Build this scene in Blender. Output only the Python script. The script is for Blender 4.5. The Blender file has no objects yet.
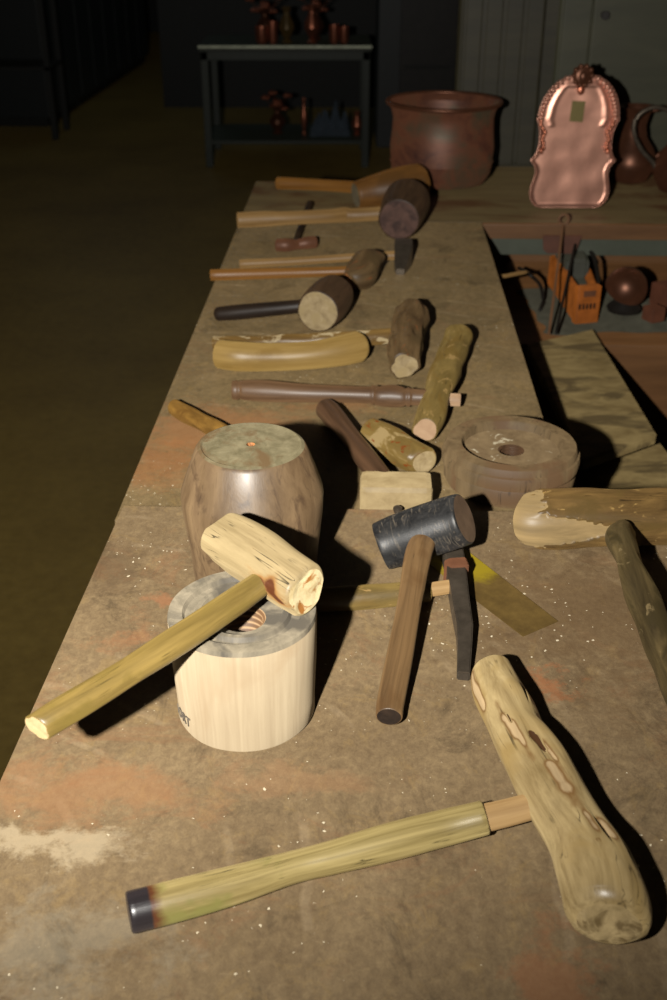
import bpy, bmesh, math, random
from mathutils import Vector, Matrix, noise
random.seed(7)
C = bpy.context.scene.collection
R = math.radians

# ------------------------------------------------------------------ camera, light, world
FPX, CAM_H, PITCH = 1100.0, 1.5, 28.9
cd = bpy.data.cameras.new('camera'); cam = bpy.data.objects.new('camera', cd); C.objects.link(cam)
cam.location = (0, 0, CAM_H); cam.rotation_euler = (R(90 - PITCH), 0, 0)
cd.sensor_fit = 'VERTICAL'; cd.sensor_height = 36; cd.sensor_width = 24; cd.lens = FPX / 1000 * 36
cd.clip_start = 0.02; cd.clip_end = 60
cd.dof.use_dof = True; cd.dof.focus_distance = 1.05; cd.dof.aperture_fstop = 8.0
bpy.context.scene.camera = cam

FLASH_W, FLASH_X = 200.0, -0.20
fl = bpy.data.lights.new('flash', 'SPOT'); fl.energy = FLASH_W; fl.color = (1, .965, .90)
fl.spot_size = R(150); fl.spot_blend = 1.0; fl.shadow_soft_size = 0.013
flo = bpy.data.objects.new('flash', fl); C.objects.link(flo)
flo.location = (FLASH_X, -0.01, CAM_H); flo.rotation_euler = (R(90 - PITCH + 35), 0, R(7))

al = bpy.data.lights.new('aisle_fill', 'AREA'); al.energy = 3.5; al.color = (.5, .8, 1); al.size = 1.0  # unseen bluish area light, added to tint the aisle floor
alo = bpy.data.objects.new('aisle_fill', al); C.objects.link(alo); alo.location = (-1.7, 8.5, 3.2)

w = bpy.data.worlds.new('world'); bpy.context.scene.world = w; w.use_nodes = True
bg = w.node_tree.nodes['Background']; bg.inputs[0].default_value = (1, .8, .45, 1); bg.inputs[1].default_value = 0.012
vs = bpy.context.scene.view_settings
vs.view_transform = 'Standard'; vs.look = 'None'; vs.gamma = 1; vs.exposure = 0.0; vs.use_curve_mapping = False

# ------------------------------------------------------------------ pixel -> metres
th = R(PITCH)
CAM = Vector((0, 0, CAM_H)); FWD = Vector((0, math.cos(th), -math.sin(th))); UPV = Vector((0, math.sin(th), math.cos(th)))
def P(px, py, z):
    d = FWD + Vector((1, 0, 0)) * ((px - 333.5) / FPX) + UPV * ((500 - py) / FPX)
    return CAM + d * ((z - CAM_H) / d.z)
def PD(px, py, D):                       # point on the vertical plane at forward distance D
    d = FWD + Vector((1, 0, 0)) * ((px - 333.5) / FPX) + UPV * ((500 - py) / FPX)
    return CAM + d * (D / d.y)
def dep(p): return (p - CAM).dot(FWD)
ZF, ZR = 0.85, 0.83                      # front board top, rear bench top
BA = R(2.0); BU = Vector((math.sin(BA), math.cos(BA), 0)); BW = Vector((math.cos(BA), -math.sin(BA), 0))
def B(wv, u, z): return BW * wv + BU * u + Vector((0, 0, z))
def toB(p): return p.dot(BW), p.dot(BU)

# ------------------------------------------------------------------ object helpers
def tag(o, label=None, cat=None, group=None, kind=None):
    if label: o['label'] = label
    if cat: o['category'] = cat
    if group: o['group'] = group
    if kind: o['kind'] = kind
    return o
def thing(name, label, cat, loc=(0, 0, 0), group=None, rz=0):
    o = bpy.data.objects.new(name, None); C.objects.link(o); o.empty_display_size = .05
    o.location = loc; o.rotation_euler = (0, 0, rz)
    return tag(o, label, cat, group)
def link(name, me, mats, parent=None, label=None, world=True):
    o = bpy.data.objects.new(name, me); C.objects.link(o)
    if not isinstance(mats, (list, tuple)): mats = [mats]
    for m in mats: me.materials.append(m)
    if parent:
        o.parent = parent
        if world:
            M = Matrix.Identity(4); p = parent
            while p:
                M = Matrix.LocRotScale(p.location, p.rotation_euler, p.scale) @ M if p.type == 'EMPTY' or p.parent is None else p.matrix_basis @ M
                p = p.parent
            me.transform(M.inverted())
    if label: o['label'] = label
    return o
def origin(o):                            # put a one-mesh thing's origin at its own base
    me = o.data; vs_ = [v.co for v in me.vertices]
    c = Vector(((min(v.x for v in vs_) + max(v.x for v in vs_)) / 2, (min(v.y for v in vs_) + max(v.y for v in vs_)) / 2, min(v.z for v in vs_)))
    me.transform(Matrix.Translation(-c)); o.location = o.location + c
    return o
def setgrain(me, g, mk=None):
    a = me.attributes.new('grain', 'FLOAT_VECTOR', 'POINT'); a.data.foreach_set('vector', [c for v in g for c in v])
    if mk:
        b = me.attributes.new('mark', 'FLOAT', 'POINT'); b.data.foreach_set('value', mk)

def catmull(pts, n):
    if len(pts) == 2: pts = [pts[0], (pts[0] + pts[1]) / 2, pts[1]]
    Q = [pts[0] * 2 - pts[1]] + list(pts) + [pts[-1] * 2 - pts[-2]]
    L = [0]
    for i in range(len(pts) - 1): L.append(L[-1] + max(1e-6, (pts[i + 1].xyz - pts[i].xyz).length))
    out = []
    for k in range(n):
        s = L[-1] * k / (n - 1); i = 0
        while i < len(pts) - 2 and s > L[i + 1]: i += 1
        t = (s - L[i]) / (L[i + 1] - L[i]); p0, p1, p2, p3 = Q[i:i + 4]
        out.append(((p1 * 2) + (p2 - p0) * t + (p0 * 2 - p1 * 5 + p2 * 4 - p3) * t * t + (p1 * 3 - p0 - p2 * 3 + p3) * t ** 3) * .5)
    return out

def loft_me(pr, n=28, rings=40, caps=('cut', 'cut'), amp=0, freq=30, sect=None, mark=None, seed=0, bev=.1, captilt=(0, 0), capamp=0, flat=1.0):
    """pr: list of (Vector point, radius) in world. caps: cut / dome. Material 0 on the sides, 1 on cut ends."""
    V4 = [Vector((p.x, p.y, p.z, r)) for p, r in pr]
    cr = catmull(V4, rings)
    verts, grain, mk, faces, fm, fs = [], [], [], [], [], []
    pts = [c.xyz for c in cr]; rad = [max(1e-4, c.w) for c in cr]
    S = [0]
    for i in range(1, rings): S.append(S[-1] + (pts[i] - pts[i - 1]).length)
    def frame(i):
        t = (pts[min(i + 1, rings - 1)] - pts[max(i - 1, 0)]).normalized()
        up = Vector((0, 0, 1)) if abs(t.z) < .9 else Vector((0, 1, 0))
        s = t.cross(up).normalized(); return t, s, s.cross(t).normalized()
    def ring(c, s_, t, sd, up, r, tn, e=0):
        base = len(verts)
        for k in range(n):
            a = 2 * math.pi * k / n; q = r * (sect(tn, a) if sect else 1.0)
            g = Vector((s_, q * math.cos(a), q * math.sin(a)))
            d = 0
            if amp: d = amp * noise.noise(Vector((g.x * freq * .35, g.y * freq, g.z * freq)) + Vector((seed * 7.3, 0, 0)))
            m = 0
            if mark:
                m, dd = mark(tn, a); d += dd * (r / max(rad))
            off = (sd * math.cos(a) + up * math.sin(a) * flat) * (q + d)
            verts.append(c + off + t * e * q * math.cos(a)); grain.append((g.x + seed, g.y, g.z)); mk.append(m)
        return base
    def band(b0, b1, mi, sm):
        for k in range(n):
            faces.append((b0 + k, b0 + (k + 1) % n, b1 + (k + 1) % n, b1 + k)); fm.append(mi); fs.append(sm)
    def cap(i, sign, kind, tilt):
        t, sd, up = frame(i); r = rad[i]; seq = []
        tn = i / (rings - 1)
        if kind == 'dome':
            for f in (.35, .65, .88, .98):
                ang = f * math.pi / 2
                seq.append((ring(pts[i] + t * sign * r * .55 * math.sin(ang), S[i] + sign * r * .5 * f, t, sd, up, r * math.cos(ang), tn), 0))
        else:
            seq.append((ring(pts[i] + t * sign * r * bev * .7, S[i], t, sd, up, r * (1 - bev * .35), tn, tilt), 0))
            seq.append((ring(pts[i] + t * sign * r * bev, S[i], t, sd, up, r * (1 - bev), tn, tilt), 0))
            for f in (.78, .5, .22):
                b = ring(pts[i] + t * sign * r * bev, S[i], t, sd, up, r * f * (1 - bev), tn, tilt)
                if capamp:
                    for q in range(b, b + n): verts[q] = verts[q] + t * capamp * noise.noise(verts[q] * 60)
                seq.append((b, 1))
        return seq
    c0 = cap(0, -1, caps[0], captilt[0])
    body = []
    for i in range(rings):
        t, sd, up = frame(i); tn = i / (rings - 1)
        e = 0
        if i < 3: e = captilt[0] * (1 - i / 3)
        if i > rings - 4: e = captilt[1] * (1 - (rings - 1 - i) / 3)
        body.append(ring(pts[i], S[i], t, sd, up, rad[i], tn, e))
    c1 = cap(rings - 1, 1, caps[1], captilt[1])
    prev = body[0]
    for b, mi in c0: band(b, prev, mi, mi == 0); prev = b
    faces.append(tuple(prev + n - 1 - k for k in range(n))[::-1] if False else tuple(prev + k for k in range(n))[::-1]); fm.append(1 if caps[0] == 'cut' else 0); fs.append(True)
    for i in range(rings - 1): band(body[i], body[i + 1], 0, True)
    prev = body[-1]
    for b, mi in c1: band(prev, b, mi, mi == 0); prev = b
    faces.append(tuple(prev + k for k in range(n))); fm.append(1 if caps[1] == 'cut' else 0); fs.append(True)
    me = bpy.data.meshes.new('loft'); me.from_pydata([tuple(v) for v in verts], [], faces)
    me.polygons.foreach_set('material_index', fm); me.polygons.foreach_set('use_smooth', fs)
    setgrain(me, grain, mk); me.update()
    bm = bmesh.new(); bm.from_mesh(me); bmesh.ops.recalc_face_normals(bm, faces=bm.faces); bm.to_mesh(me); bm.free()
    return me
def spec(pts, base=ZF):
    """(px, py, half width in px, z of axis or None = lying on base) -> points and radii in metres"""
    out = []
    for q in pts:
        px, py, hw = q[:3]; z = q[3] if len(q) > 3 else None
        if z is None:
            r = .02
            for _ in range(8): p = P(px, py, base + r); r = hw * dep(p) / FPX
            out.append((p, r))
        else:
            p = P(px, py, z); out.append((p, hw * dep(p) / FPX))
    return out

def lathe_me(prof, n=72, center=(0, 0, 0), matf=None, amp=0, seed=0, closed=True):
    verts, grain, faces, fm = [], [], [], []
    c = Vector(center)
    for r, z in prof:
        for k in range(n):
            a = 2 * math.pi * k / n; rr = max(r, 1e-5)
            v = Vector((rr * math.cos(a), rr * math.sin(a), z))
            if amp: rr += amp * noise.noise(v * 25 + Vector((seed, 0, 0)))
            v = Vector((rr * math.cos(a), rr * math.sin(a), z))
            verts.append(tuple(c + v)); grain.append((z + seed, v.x, v.y))
    for i in range(len(prof) - 1):
        for k in range(n):
            faces.append((i * n + k, i * n + (k + 1) % n, (i + 1) * n + (k + 1) % n, (i + 1) * n + k))
            fm.append(matf(i) if matf else 0)
    me = bpy.data.meshes.new('lathe'); me.from_pydata(verts, [], faces)
    me.polygons.foreach_set('material_index', fm); me.polygons.foreach_set('use_smooth', [True] * len(faces))
    setgrain(me, grain)
    bm = bmesh.new(); bm.from_mesh(me); bmesh.ops.remove_doubles(bm, verts=bm.verts, dist=2e-5); bmesh.ops.recalc_face_normals(bm, faces=bm.faces)
    for e in bm.edges:
        if len(e.link_faces) == 2 and e.calc_face_angle(0) > R(30): e.smooth = False
    bm.to_mesh(me); bm.free()
    return me
def box_me(corners_or_min, size=None, bevel=0, frame=None):
    """axis box (min, size) in an optional frame matrix, bevelled"""
    bm = bmesh.new(); bmesh.ops.create_cube(bm, size=1)
    mn = Vector(corners_or_min); sz = Vector(size)
    for v in bm.verts: v.co = Vector(((v.co.x + .5) * sz.x, (v.co.y + .5) * sz.y, (v.co.z + .5) * sz.z)) + mn
    if bevel: bmesh.ops.bevel(bm, geom=bm.edges[:], offset=bevel, segments=2, affect='EDGES', profile=.6)
    me = bpy.data.meshes.new('box'); bm.to_mesh(me); bm.free()
    if frame: me.transform(frame)
    return me
def join_me(mes):
    bm = bmesh.new()
    for m in mes: bm.from_mesh(m)
    me = bpy.data.meshes.new('joined'); bm.to_mesh(me); bm.free(); return me
def prism_me(poly, z0, z1, bevel=0):
    bm = bmesh.new(); vs_ = [bm.verts.new((p[0], p[1], z0)) for p in poly]; f = bm.faces.new(vs_)
    r = bmesh.ops.extrude_face_region(bm, geom=[f]); bmesh.ops.translate(bm, verts=[g for g in r['geom'] if isinstance(g, bmesh.types.BMVert)], vec=(0, 0, z1 - z0))
    bmesh.ops.recalc_face_normals(bm, faces=bm.faces)
    if bevel: bmesh.ops.bevel(bm, geom=bm.edges[:], offset=bevel, segments=2, affect='EDGES')
    me = bpy.data.meshes.new('prism'); bm.to_mesh(me); bm.free(); return me
def sweep(pts, r, n=10, rings=30): return loft_me([(Vector(p), r) for p in pts], n=n, rings=rings, caps=('dome', 'dome'))
BF = Matrix.Rotation(-BA, 4, 'Z')         # bench frame: x = w, y = u

# ------------------------------------------------------------------ materials
def lin(c): return tuple(((x / 255 + .055) / 1.055) ** 2.4 if x / 255 > .04045 else x / 255 / 12.92 for x in c)
class NT:
    def __init__(s, name):
        s.m = bpy.data.materials.new(name); s.m.use_nodes = True; s.t = s.m.node_tree; s.b = s.t.nodes['Principled BSDF']
    def n(s, t, **k):
        x = s.t.nodes.new(t)
        for a, v in k.items(): setattr(x, a, v)
        return x
    def l(s, a, b): s.t.links.new(a, b)
    def coord(s, kind='grain', scale=(1, 1, 1), loc=(0, 0, 0)):
        if kind == 'grain': c = s.n('ShaderNodeAttribute', attribute_name='grain').outputs['Vector']
        elif kind == 'world': c = s.n('ShaderNodeNewGeometry').outputs['Position']
        else: c = s.n('ShaderNodeTexCoord').outputs['Object']
        m = s.n('ShaderNodeMapping'); m.inputs['Scale'].default_value = scale; m.inputs['Location'].default_value = loc
        s.l(c, m.inputs['Vector']); return m.outputs[0]
    def noise(s, vec, scale=1, detail=5, rough=.6, dist=0):
        x = s.n('ShaderNodeTexNoise'); x.inputs['Scale'].default_value = scale; x.inputs['Detail'].default_value = detail
        x.inputs['Roughness'].default_value = rough; x.inputs['Distortion'].default_value = dist; s.l(vec, x.inputs['Vector']); return x.outputs['Fac']
    def ramp(s, fac, stops, interp='LINEAR'):
        x = s.n('ShaderNodeValToRGB'); x.color_ramp.interpolation = interp; e = x.color_ramp.elements
        while len(e) < len(stops): e.new(.5)
        for i, (p, c) in enumerate(stops):
            e[i].position = p; e[i].color = tuple(c) + (1,) if hasattr(c, '__len__') else (c, c, c, 1)
        s.l(fac, x.inputs[0]); return x.outputs[0]
    def mix(s, fac, a, b, mode='MIX'):
        x = s.n('ShaderNodeMix', data_type='RGBA', blend_type=mode)
        for i, v in ((0, fac), (6, a), (7, b)):
            if isinstance(v, (int, float)): x.inputs[i].default_value = v
            elif isinstance(v, tuple): x.inputs[i].default_value = v + (1,)
            else: s.l(v, x.inputs[i])
        return x.outputs[2]
    def math(s, op, a, b=0, clamp=False):
        x = s.n('ShaderNodeMath', operation=op, use_clamp=clamp)
        for i, v in ((0, a), (1, b)):
            if isinstance(v, (int, float)): x.inputs[i].default_value = v
            else: s.l(v, x.inputs[i])
        return x.outputs[0]
    def out(s, col, rough=.6, bump=None, bstr=.3, bdist=.002, metal=0, spec=.4, coat=0):
        if isinstance(col, tuple): s.b.inputs['Base Color'].default_value = col + (1,)
        else: s.l(col, s.b.inputs['Base Color'])
        if isinstance(rough, (int, float)): s.b.inputs['Roughness'].default_value = rough
        else: s.l(rough, s.b.inputs['Roughness'])
        s.b.inputs['Metallic'].default_value = metal; s.b.inputs['Diffuse Roughness'].default_value = 1.0; s.b.inputs['Specular IOR Level'].default_value = spec
        s.b.inputs['Coat Weight'].default_value = coat; s.b.inputs['Coat Roughness'].default_value = .3
        if bump is not None:
            x = s.n('ShaderNodeBump'); x.inputs['Strength'].default_value = bstr; x.inputs['Distance'].default_value = bdist
            s.l(bump, x.inputs['Height']); s.l(x.outputs[0], s.b.inputs['Normal'])
        return s.m
TONE = .66
def wl_(c): return tuple(x * TONE for x in lin(c))
def wood(name, dark, light, along=6, across=90, blotch=None, bscale=18, bthr=(.5, .62), mark=None, rough=.55, bump=.35, spec=.35, kind='grain', crack=0, coat=0, midmark=None, blotch2=None, b2thr=(.6, .66)):
    t = NT(name); v = t.coord(kind, (along, across, across)); f = t.noise(v, 1, 6, .65, .4)
    col = t.ramp(f, [(.3, wl_(dark)), (.7, wl_(light))])
    big = t.noise(t.coord(kind, (bscale * .5, bscale, bscale), (3, 1, 7)), 1, 4, .6, .6)
    if blotch: col = t.mix(t.ramp(big, [(bthr[0], 0.), (bthr[1], 1.)]), col, wl_(blotch))
    if blotch2:
        b2 = t.noise(t.coord(kind, (bscale * 1.2, bscale * 2.2, bscale * 2.2), (9, 4, 2)), 1, 4, .6, 1.)
        col = t.mix(t.ramp(b2, [(b2thr[0], 0.), (b2thr[1], 1.)]), col, wl_(blotch2))
    if crack:
        cr = t.noise(t.coord(kind, (along * .6, across * 1.6, across * 1.6), (5, 5, 5)), 1, 2, .5)
        cm = t.ramp(cr, [(.0, 0.), (.485, 0.), (.5, 1.), (.515, 0.)])
        gate = t.ramp(t.noise(t.coord(kind, (30, 40, 40)), 1, 2), [(.5, 0.), (.6, 1.)])
        col = t.mix(t.math('MULTIPLY', t.math('MULTIPLY', cm, gate), crack), col, wl_(tuple(x * .35 for x in dark)))
    if mark:
        a = t.n('ShaderNodeAttribute', attribute_name='mark').outputs['Fac']
        fine = t.noise(t.coord(kind, (60, 160, 160)), 1, 3)
        msk = t.ramp(t.math('ADD', a, t.math('MULTIPLY', t.math('SUBTRACT', fine, .5), .45)), [(.35, 0.), (.5, 1.)])
        if midmark: col = t.mix(t.ramp(t.math('ADD', a, t.math('MULTIPLY', t.math('SUBTRACT', fine, .5), .5)), [(.08, 0.), (.42, 1.)]), col, wl_(midmark)); msk = t.ramp(t.math('ADD', a, t.math('MULTIPLY', t.math('SUBTRACT', fine, .5), .5)), [(.42, 0.), (.75, 1.)])
        col = t.mix(msk, col, t.ramp(f, [(.3, tuple(x * .62 for x in wl_(mark))), (.68, tuple(min(1, x * 1.12) for x in wl_(mark)))]))
        hm = t.ramp(t.math('ADD', t.math('MULTIPLY', a, -1.), t.math('MULTIPLY', t.math('SUBTRACT', fine, .5), .4)), [(.3, 0.), (.45, 1.)]); col = t.mix(hm, col, wl_((78, 52, 32)))
    return t.out(col, rough, t.math('ADD', f, big), bump, .0015, spec=spec, coat=coat)
def plain(name, col, rough=.5, metal=0, var=.25, scale=25, bump=.15, spec=.4, kind='object'):
    t = NT(name); f = t.noise(t.coord(kind, (scale,) * 3), 1, 6, .65)
    c = lin(col); return t.out(t.ramp(f, [(.3, tuple(x * (1 - var) for x in c)), (.7, tuple(min(1, x * (1 + var)) for x in c))]), rough, f, bump, .001, metal=metal, spec=spec)

def bench_mat(name, base_d, base_l, rust, specks=True, splashes=()):
    t = NT(name); pos = 'world'
    f = t.noise(t.coord(pos, (6, 5, 6)), 1, 9, .72, .5); fine = t.noise(t.coord(pos, (120, 95, 120)), 1, 8, .85, .3)
    mixd = t.math('ADD', t.math('MULTIPLY', f, .35), t.math('MULTIPLY', fine, .65))
    col = t.ramp(mixd, [(.38, lin(base_d)), (.50, lin(tuple((x + y) / 2 for x, y in zip(base_d, base_l)))), (.62, lin(base_l))])
    yl = t.noise(t.coord(pos, (26, 20, 20), (6, 6, 1)), 1, 7, .78, .6)
    col = t.mix(t.math('MULTIPLY', t.ramp(yl, [(.54, 0.), (.62, 1.)]), .2), col, lin(tuple(min(255, x * y) for x, y in zip(base_l, (1.12, 1.08, .9)))))
    dk = t.noise(t.coord(pos, (14, 10, 12), (4, 2, 0)), 1, 8, .8, .8)
    col = t.mix(t.math('MULTIPLY', t.ramp(dk, [(.54, 0.), (.66, 1.)]), .55), col, lin(tuple(x * .62 for x in base_d)))
    scr = t.noise(t.coord(pos, (18, 260, 60), (0, 0, 0)), 1, 4, .7, 2.5)
    col = t.mix(t.ramp(scr, [(.66, 0.), (.74, .22)]), col, lin((176, 156, 122)))
    # curved scuffs from turning work
    wv = t.n('ShaderNodeTexWave', wave_type='RINGS', rings_direction='Z'); wv.inputs['Scale'].default_value = 5; wv.inputs['Distortion'].default_value = 3; wv.inputs['Detail'].default_value = 3
    t.l(t.coord(pos, (1, 1, 1), (.3, -.6, 0)), wv.inputs['Vector'])
    wg = t.noise(t.coord(pos, (10, 10, 10), (2, 9, 0)), 1, 5, .7)
    col = t.mix(t.math('MULTIPLY', t.math('MULTIPLY', t.ramp(wv.outputs['Fac'], [(.95, 0.), (.99, 1.)]), t.ramp(wg, [(.52, 0.), (.66, 1.)])), .16), col, lin((186, 166, 134)))
    r = t.noise(t.coord(pos, (7, 11, 10), (1.3, 8.2, 0)), 1, 9, .78, .9)
    col = t.mix(t.math('MULTIPLY', t.ramp(r, [(.54, 0.), (.68, 1.)]), .5), col, lin(rust))
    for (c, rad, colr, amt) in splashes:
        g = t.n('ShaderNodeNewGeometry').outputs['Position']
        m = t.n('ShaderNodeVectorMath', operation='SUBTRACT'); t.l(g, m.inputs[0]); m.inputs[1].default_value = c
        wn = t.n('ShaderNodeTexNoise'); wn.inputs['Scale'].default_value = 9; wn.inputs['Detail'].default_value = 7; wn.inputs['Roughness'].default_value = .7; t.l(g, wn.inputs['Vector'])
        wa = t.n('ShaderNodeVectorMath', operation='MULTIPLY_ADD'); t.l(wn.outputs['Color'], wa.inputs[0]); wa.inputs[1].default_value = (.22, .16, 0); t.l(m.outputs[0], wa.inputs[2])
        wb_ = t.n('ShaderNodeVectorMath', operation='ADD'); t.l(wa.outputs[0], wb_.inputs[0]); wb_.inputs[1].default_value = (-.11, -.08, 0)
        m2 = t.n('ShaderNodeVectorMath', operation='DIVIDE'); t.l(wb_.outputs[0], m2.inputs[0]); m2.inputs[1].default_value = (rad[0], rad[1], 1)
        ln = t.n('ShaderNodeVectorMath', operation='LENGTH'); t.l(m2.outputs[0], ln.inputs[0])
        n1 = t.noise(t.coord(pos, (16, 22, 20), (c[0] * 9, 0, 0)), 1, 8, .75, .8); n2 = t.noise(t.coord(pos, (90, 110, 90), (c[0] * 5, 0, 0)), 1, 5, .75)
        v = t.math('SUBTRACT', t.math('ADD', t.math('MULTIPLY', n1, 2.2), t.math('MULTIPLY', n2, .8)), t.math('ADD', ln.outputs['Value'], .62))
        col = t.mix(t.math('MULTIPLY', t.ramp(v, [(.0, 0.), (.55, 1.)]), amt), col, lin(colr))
    if specks:
        dn = t.n('ShaderNodeTexNoise'); dn.inputs['Scale'].default_value = 260; t.l(t.coord(pos), dn.inputs['Vector'])
        for sc_, loc, th0 in ((200, 0, .62), (105, 5, .84)):
            vo = t.n('ShaderNodeTexVoronoi', feature='F1'); vo.inputs['Scale'].default_value = 1
            av = t.n('ShaderNodeVectorMath', operation='MULTIPLY_ADD'); t.l(dn.outputs['Color'], av.inputs[0]); av.inputs[1].default_value = (.9, .9, .9); t.l(t.coord(pos, (sc_, sc_ * .9, sc_), (loc, 0, 0)), av.inputs[2]); t.l(av.outputs[0], vo.inputs['Vector'])
            rnd = t.n('ShaderNodeSeparateColor'); t.l(vo.outputs['Color'], rnd.inputs[0])
            gate = t.ramp(t.noise(t.coord(pos, (6, 6, 6), (1.5, 3, 0)), 1, 5, .7), [(.44, 0.), (.6, 1.)])
            sz = t.math('MULTIPLY', t.math('SUBTRACT', rnd.outputs[0], th0), .75)
            sp = t.math('GREATER_THAN', t.math('SUBTRACT', t.math('MULTIPLY', sz, gate), vo.outputs['Distance']), 0)
            col = t.mix(t.math('MULTIPLY', sp, .9), col, lin((196, 184, 158)))
    rgh = t.ramp(f, [(.3, .40), (.7, .6)])
    return t.out(col, rgh, mixd, .7, .0018, spec=.45)

M = {}
p1 = P(50, 838, ZF); p2 = P(85, 790, ZF); p3 = P(70, 940, ZF); p4 = P(560, 690, ZF); p5 = P(545, 965, ZF); p6 = P(180, 600, ZF); p7 = P(130, 640, ZF); p8 = P(300, 780, ZF)
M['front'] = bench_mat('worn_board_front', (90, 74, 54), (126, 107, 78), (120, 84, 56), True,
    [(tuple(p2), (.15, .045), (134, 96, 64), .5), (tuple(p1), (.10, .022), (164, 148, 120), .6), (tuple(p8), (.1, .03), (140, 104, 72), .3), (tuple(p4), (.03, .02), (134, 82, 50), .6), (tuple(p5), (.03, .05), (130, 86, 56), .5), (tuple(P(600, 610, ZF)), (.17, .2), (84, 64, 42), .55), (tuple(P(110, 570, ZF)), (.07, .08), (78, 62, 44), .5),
     (tuple(p6), (.03, .02), (138, 90, 60), .5), (tuple(p7), (.03, .05), (138, 92, 60), .35), (tuple(p3), (.09, .05), (132, 124, 106), .35)])  # last splash paints the cool near-left sheen into the board colour
q1 = P(210, 430, ZR); q2 = P(170, 460, ZR); q3 = P(330, 405, ZR)
M['rear'] = bench_mat('worn_board_rear', (88, 74, 50), (126, 106, 74), (116, 88, 60), True,
    [(tuple(q1), (.16, .13), (134, 92, 58), .6), (tuple(q2), (.07, .1), (136, 92, 56), .55), (tuple(q3), (.1, .04), (128, 88, 56), .5)])
M['edge'] = wood('bench_edge_wood', (96, 62, 36), (136, 92, 56), 5, 50, kind='world')
M['counter'] = wood('counter_wood', (100, 84, 56), (122, 104, 70), 3, 30, blotch=(92, 66, 42), bscale=6, kind='world')
M['floor'] = None
t = NT('dark_concrete_floor'); f = t.noise(t.coord('world', (1.2, 1.2, 1.2)), 1, 7, .7); f2 = t.noise(t.coord('world', (30, 30, 30)), 1, 6, .7)
M['floor'] = t.out(t.mix(.3, t.ramp(f, [(.3, lin((80, 64, 30))), (.7, lin((108, 90, 44)))]), t.ramp(f2, [(.3, lin((60, 48, 22))), (.7, lin((116, 98, 52)))])), .5, f2, .2, .001, spec=.35)
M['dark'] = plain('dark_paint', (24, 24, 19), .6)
M['cabblue'] = plain('grey_blue_painted_metal', (34, 37, 36), .5, var=.12)
M['green'] = wood('greenish_painted_wood', (74, 74, 56), (92, 90, 68), 3, 14, kind='world', bump=.15, rough=.55)
M['greend'] = wood('dull_green_boards', (56, 52, 36), (74, 68, 46), 3, 30, kind='world', bump=.2, rough=.6)
M['orangewood'] = wood('orange_brown_plywood', (116, 80, 48), (150, 106, 66), 3, 24, kind='world', rough=.5)
M['rail'] = plain('grey_green_rail', (78, 82, 70), .45, var=.1)
M['plank'] = wood('weathered_plank', (122, 102, 64), (168, 146, 98), 18, 34, blotch=(104, 88, 58), bscale=20, kind='world', rough=.7, bump=.12)
M['steel'] = plain('dark_worn_steel', (96, 86, 74), .42, .75, .3, 60, .3)
M['steelframe'] = plain('grey_table_steel', (48, 53, 44), .5, .1, .1)
M['brass'] = None
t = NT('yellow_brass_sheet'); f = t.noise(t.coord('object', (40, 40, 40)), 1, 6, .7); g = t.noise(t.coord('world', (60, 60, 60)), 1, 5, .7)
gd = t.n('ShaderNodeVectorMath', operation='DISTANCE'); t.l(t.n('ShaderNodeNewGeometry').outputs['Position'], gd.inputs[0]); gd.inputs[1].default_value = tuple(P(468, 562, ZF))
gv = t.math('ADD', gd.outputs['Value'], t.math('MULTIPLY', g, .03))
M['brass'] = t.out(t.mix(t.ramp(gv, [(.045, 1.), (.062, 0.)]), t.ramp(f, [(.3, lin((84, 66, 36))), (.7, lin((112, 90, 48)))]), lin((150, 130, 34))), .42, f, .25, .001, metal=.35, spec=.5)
M['copper'] = plain('aged_copper', (186, 116, 90), .38, .85, .25, 18, .2)
M['copperbright'] = plain('bright_copper', (214, 160, 138), .38, .85, .2, 9, .5)
M['copperdark'] = plain('dark_tarnished_copper', (96, 60, 42), .4, .6, .3, 14, .2)
t = NT('stained_copper_pot'); f = t.noise(t.coord('object', (9, 9, 12)), 1, 5, .65, .8); g = t.noise(t.coord('object', (5, 5, 7), (3, 3, 1)), 1, 4, .6, .5)
c = t.ramp(f, [(.3, lin((70, 42, 36))), (.5, lin((112, 70, 50))), (.7, lin((86, 72, 54)))]); c = t.mix(t.ramp(g, [(.55, 0.), (.68, 1.)]), c, lin((70, 68, 52)))
M['pot'] = t.out(c, .5, f, .2, .001, metal=.3, spec=.5)
M['paper'] = plain('yellow_paper_tag', (120, 108, 64), .8, var=.1)
M['rubber'] = None
t = NT('scuffed_black_rubber'); f = t.noise(t.coord('grain', (50, 70, 70)), 1, 8, .75, .5); g = t.noise(t.coord('grain', (160, 40, 40)), 1, 4, .6, 2.)
c = t.ramp(f, [(.35, lin((18, 18, 19))), (.62, lin((46, 45, 44)))]); c = t.mix(t.ramp(g, [(.54, 0.), (.7, .6)]), c, lin((104, 94, 80)))
M['rubber'] = t.out(c, .46, f, .3, .001, spec=.45)
M['rubberend'] = plain('dusty_rubber_end', (78, 62, 48), .6, kind='grain', scale=60)
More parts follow.
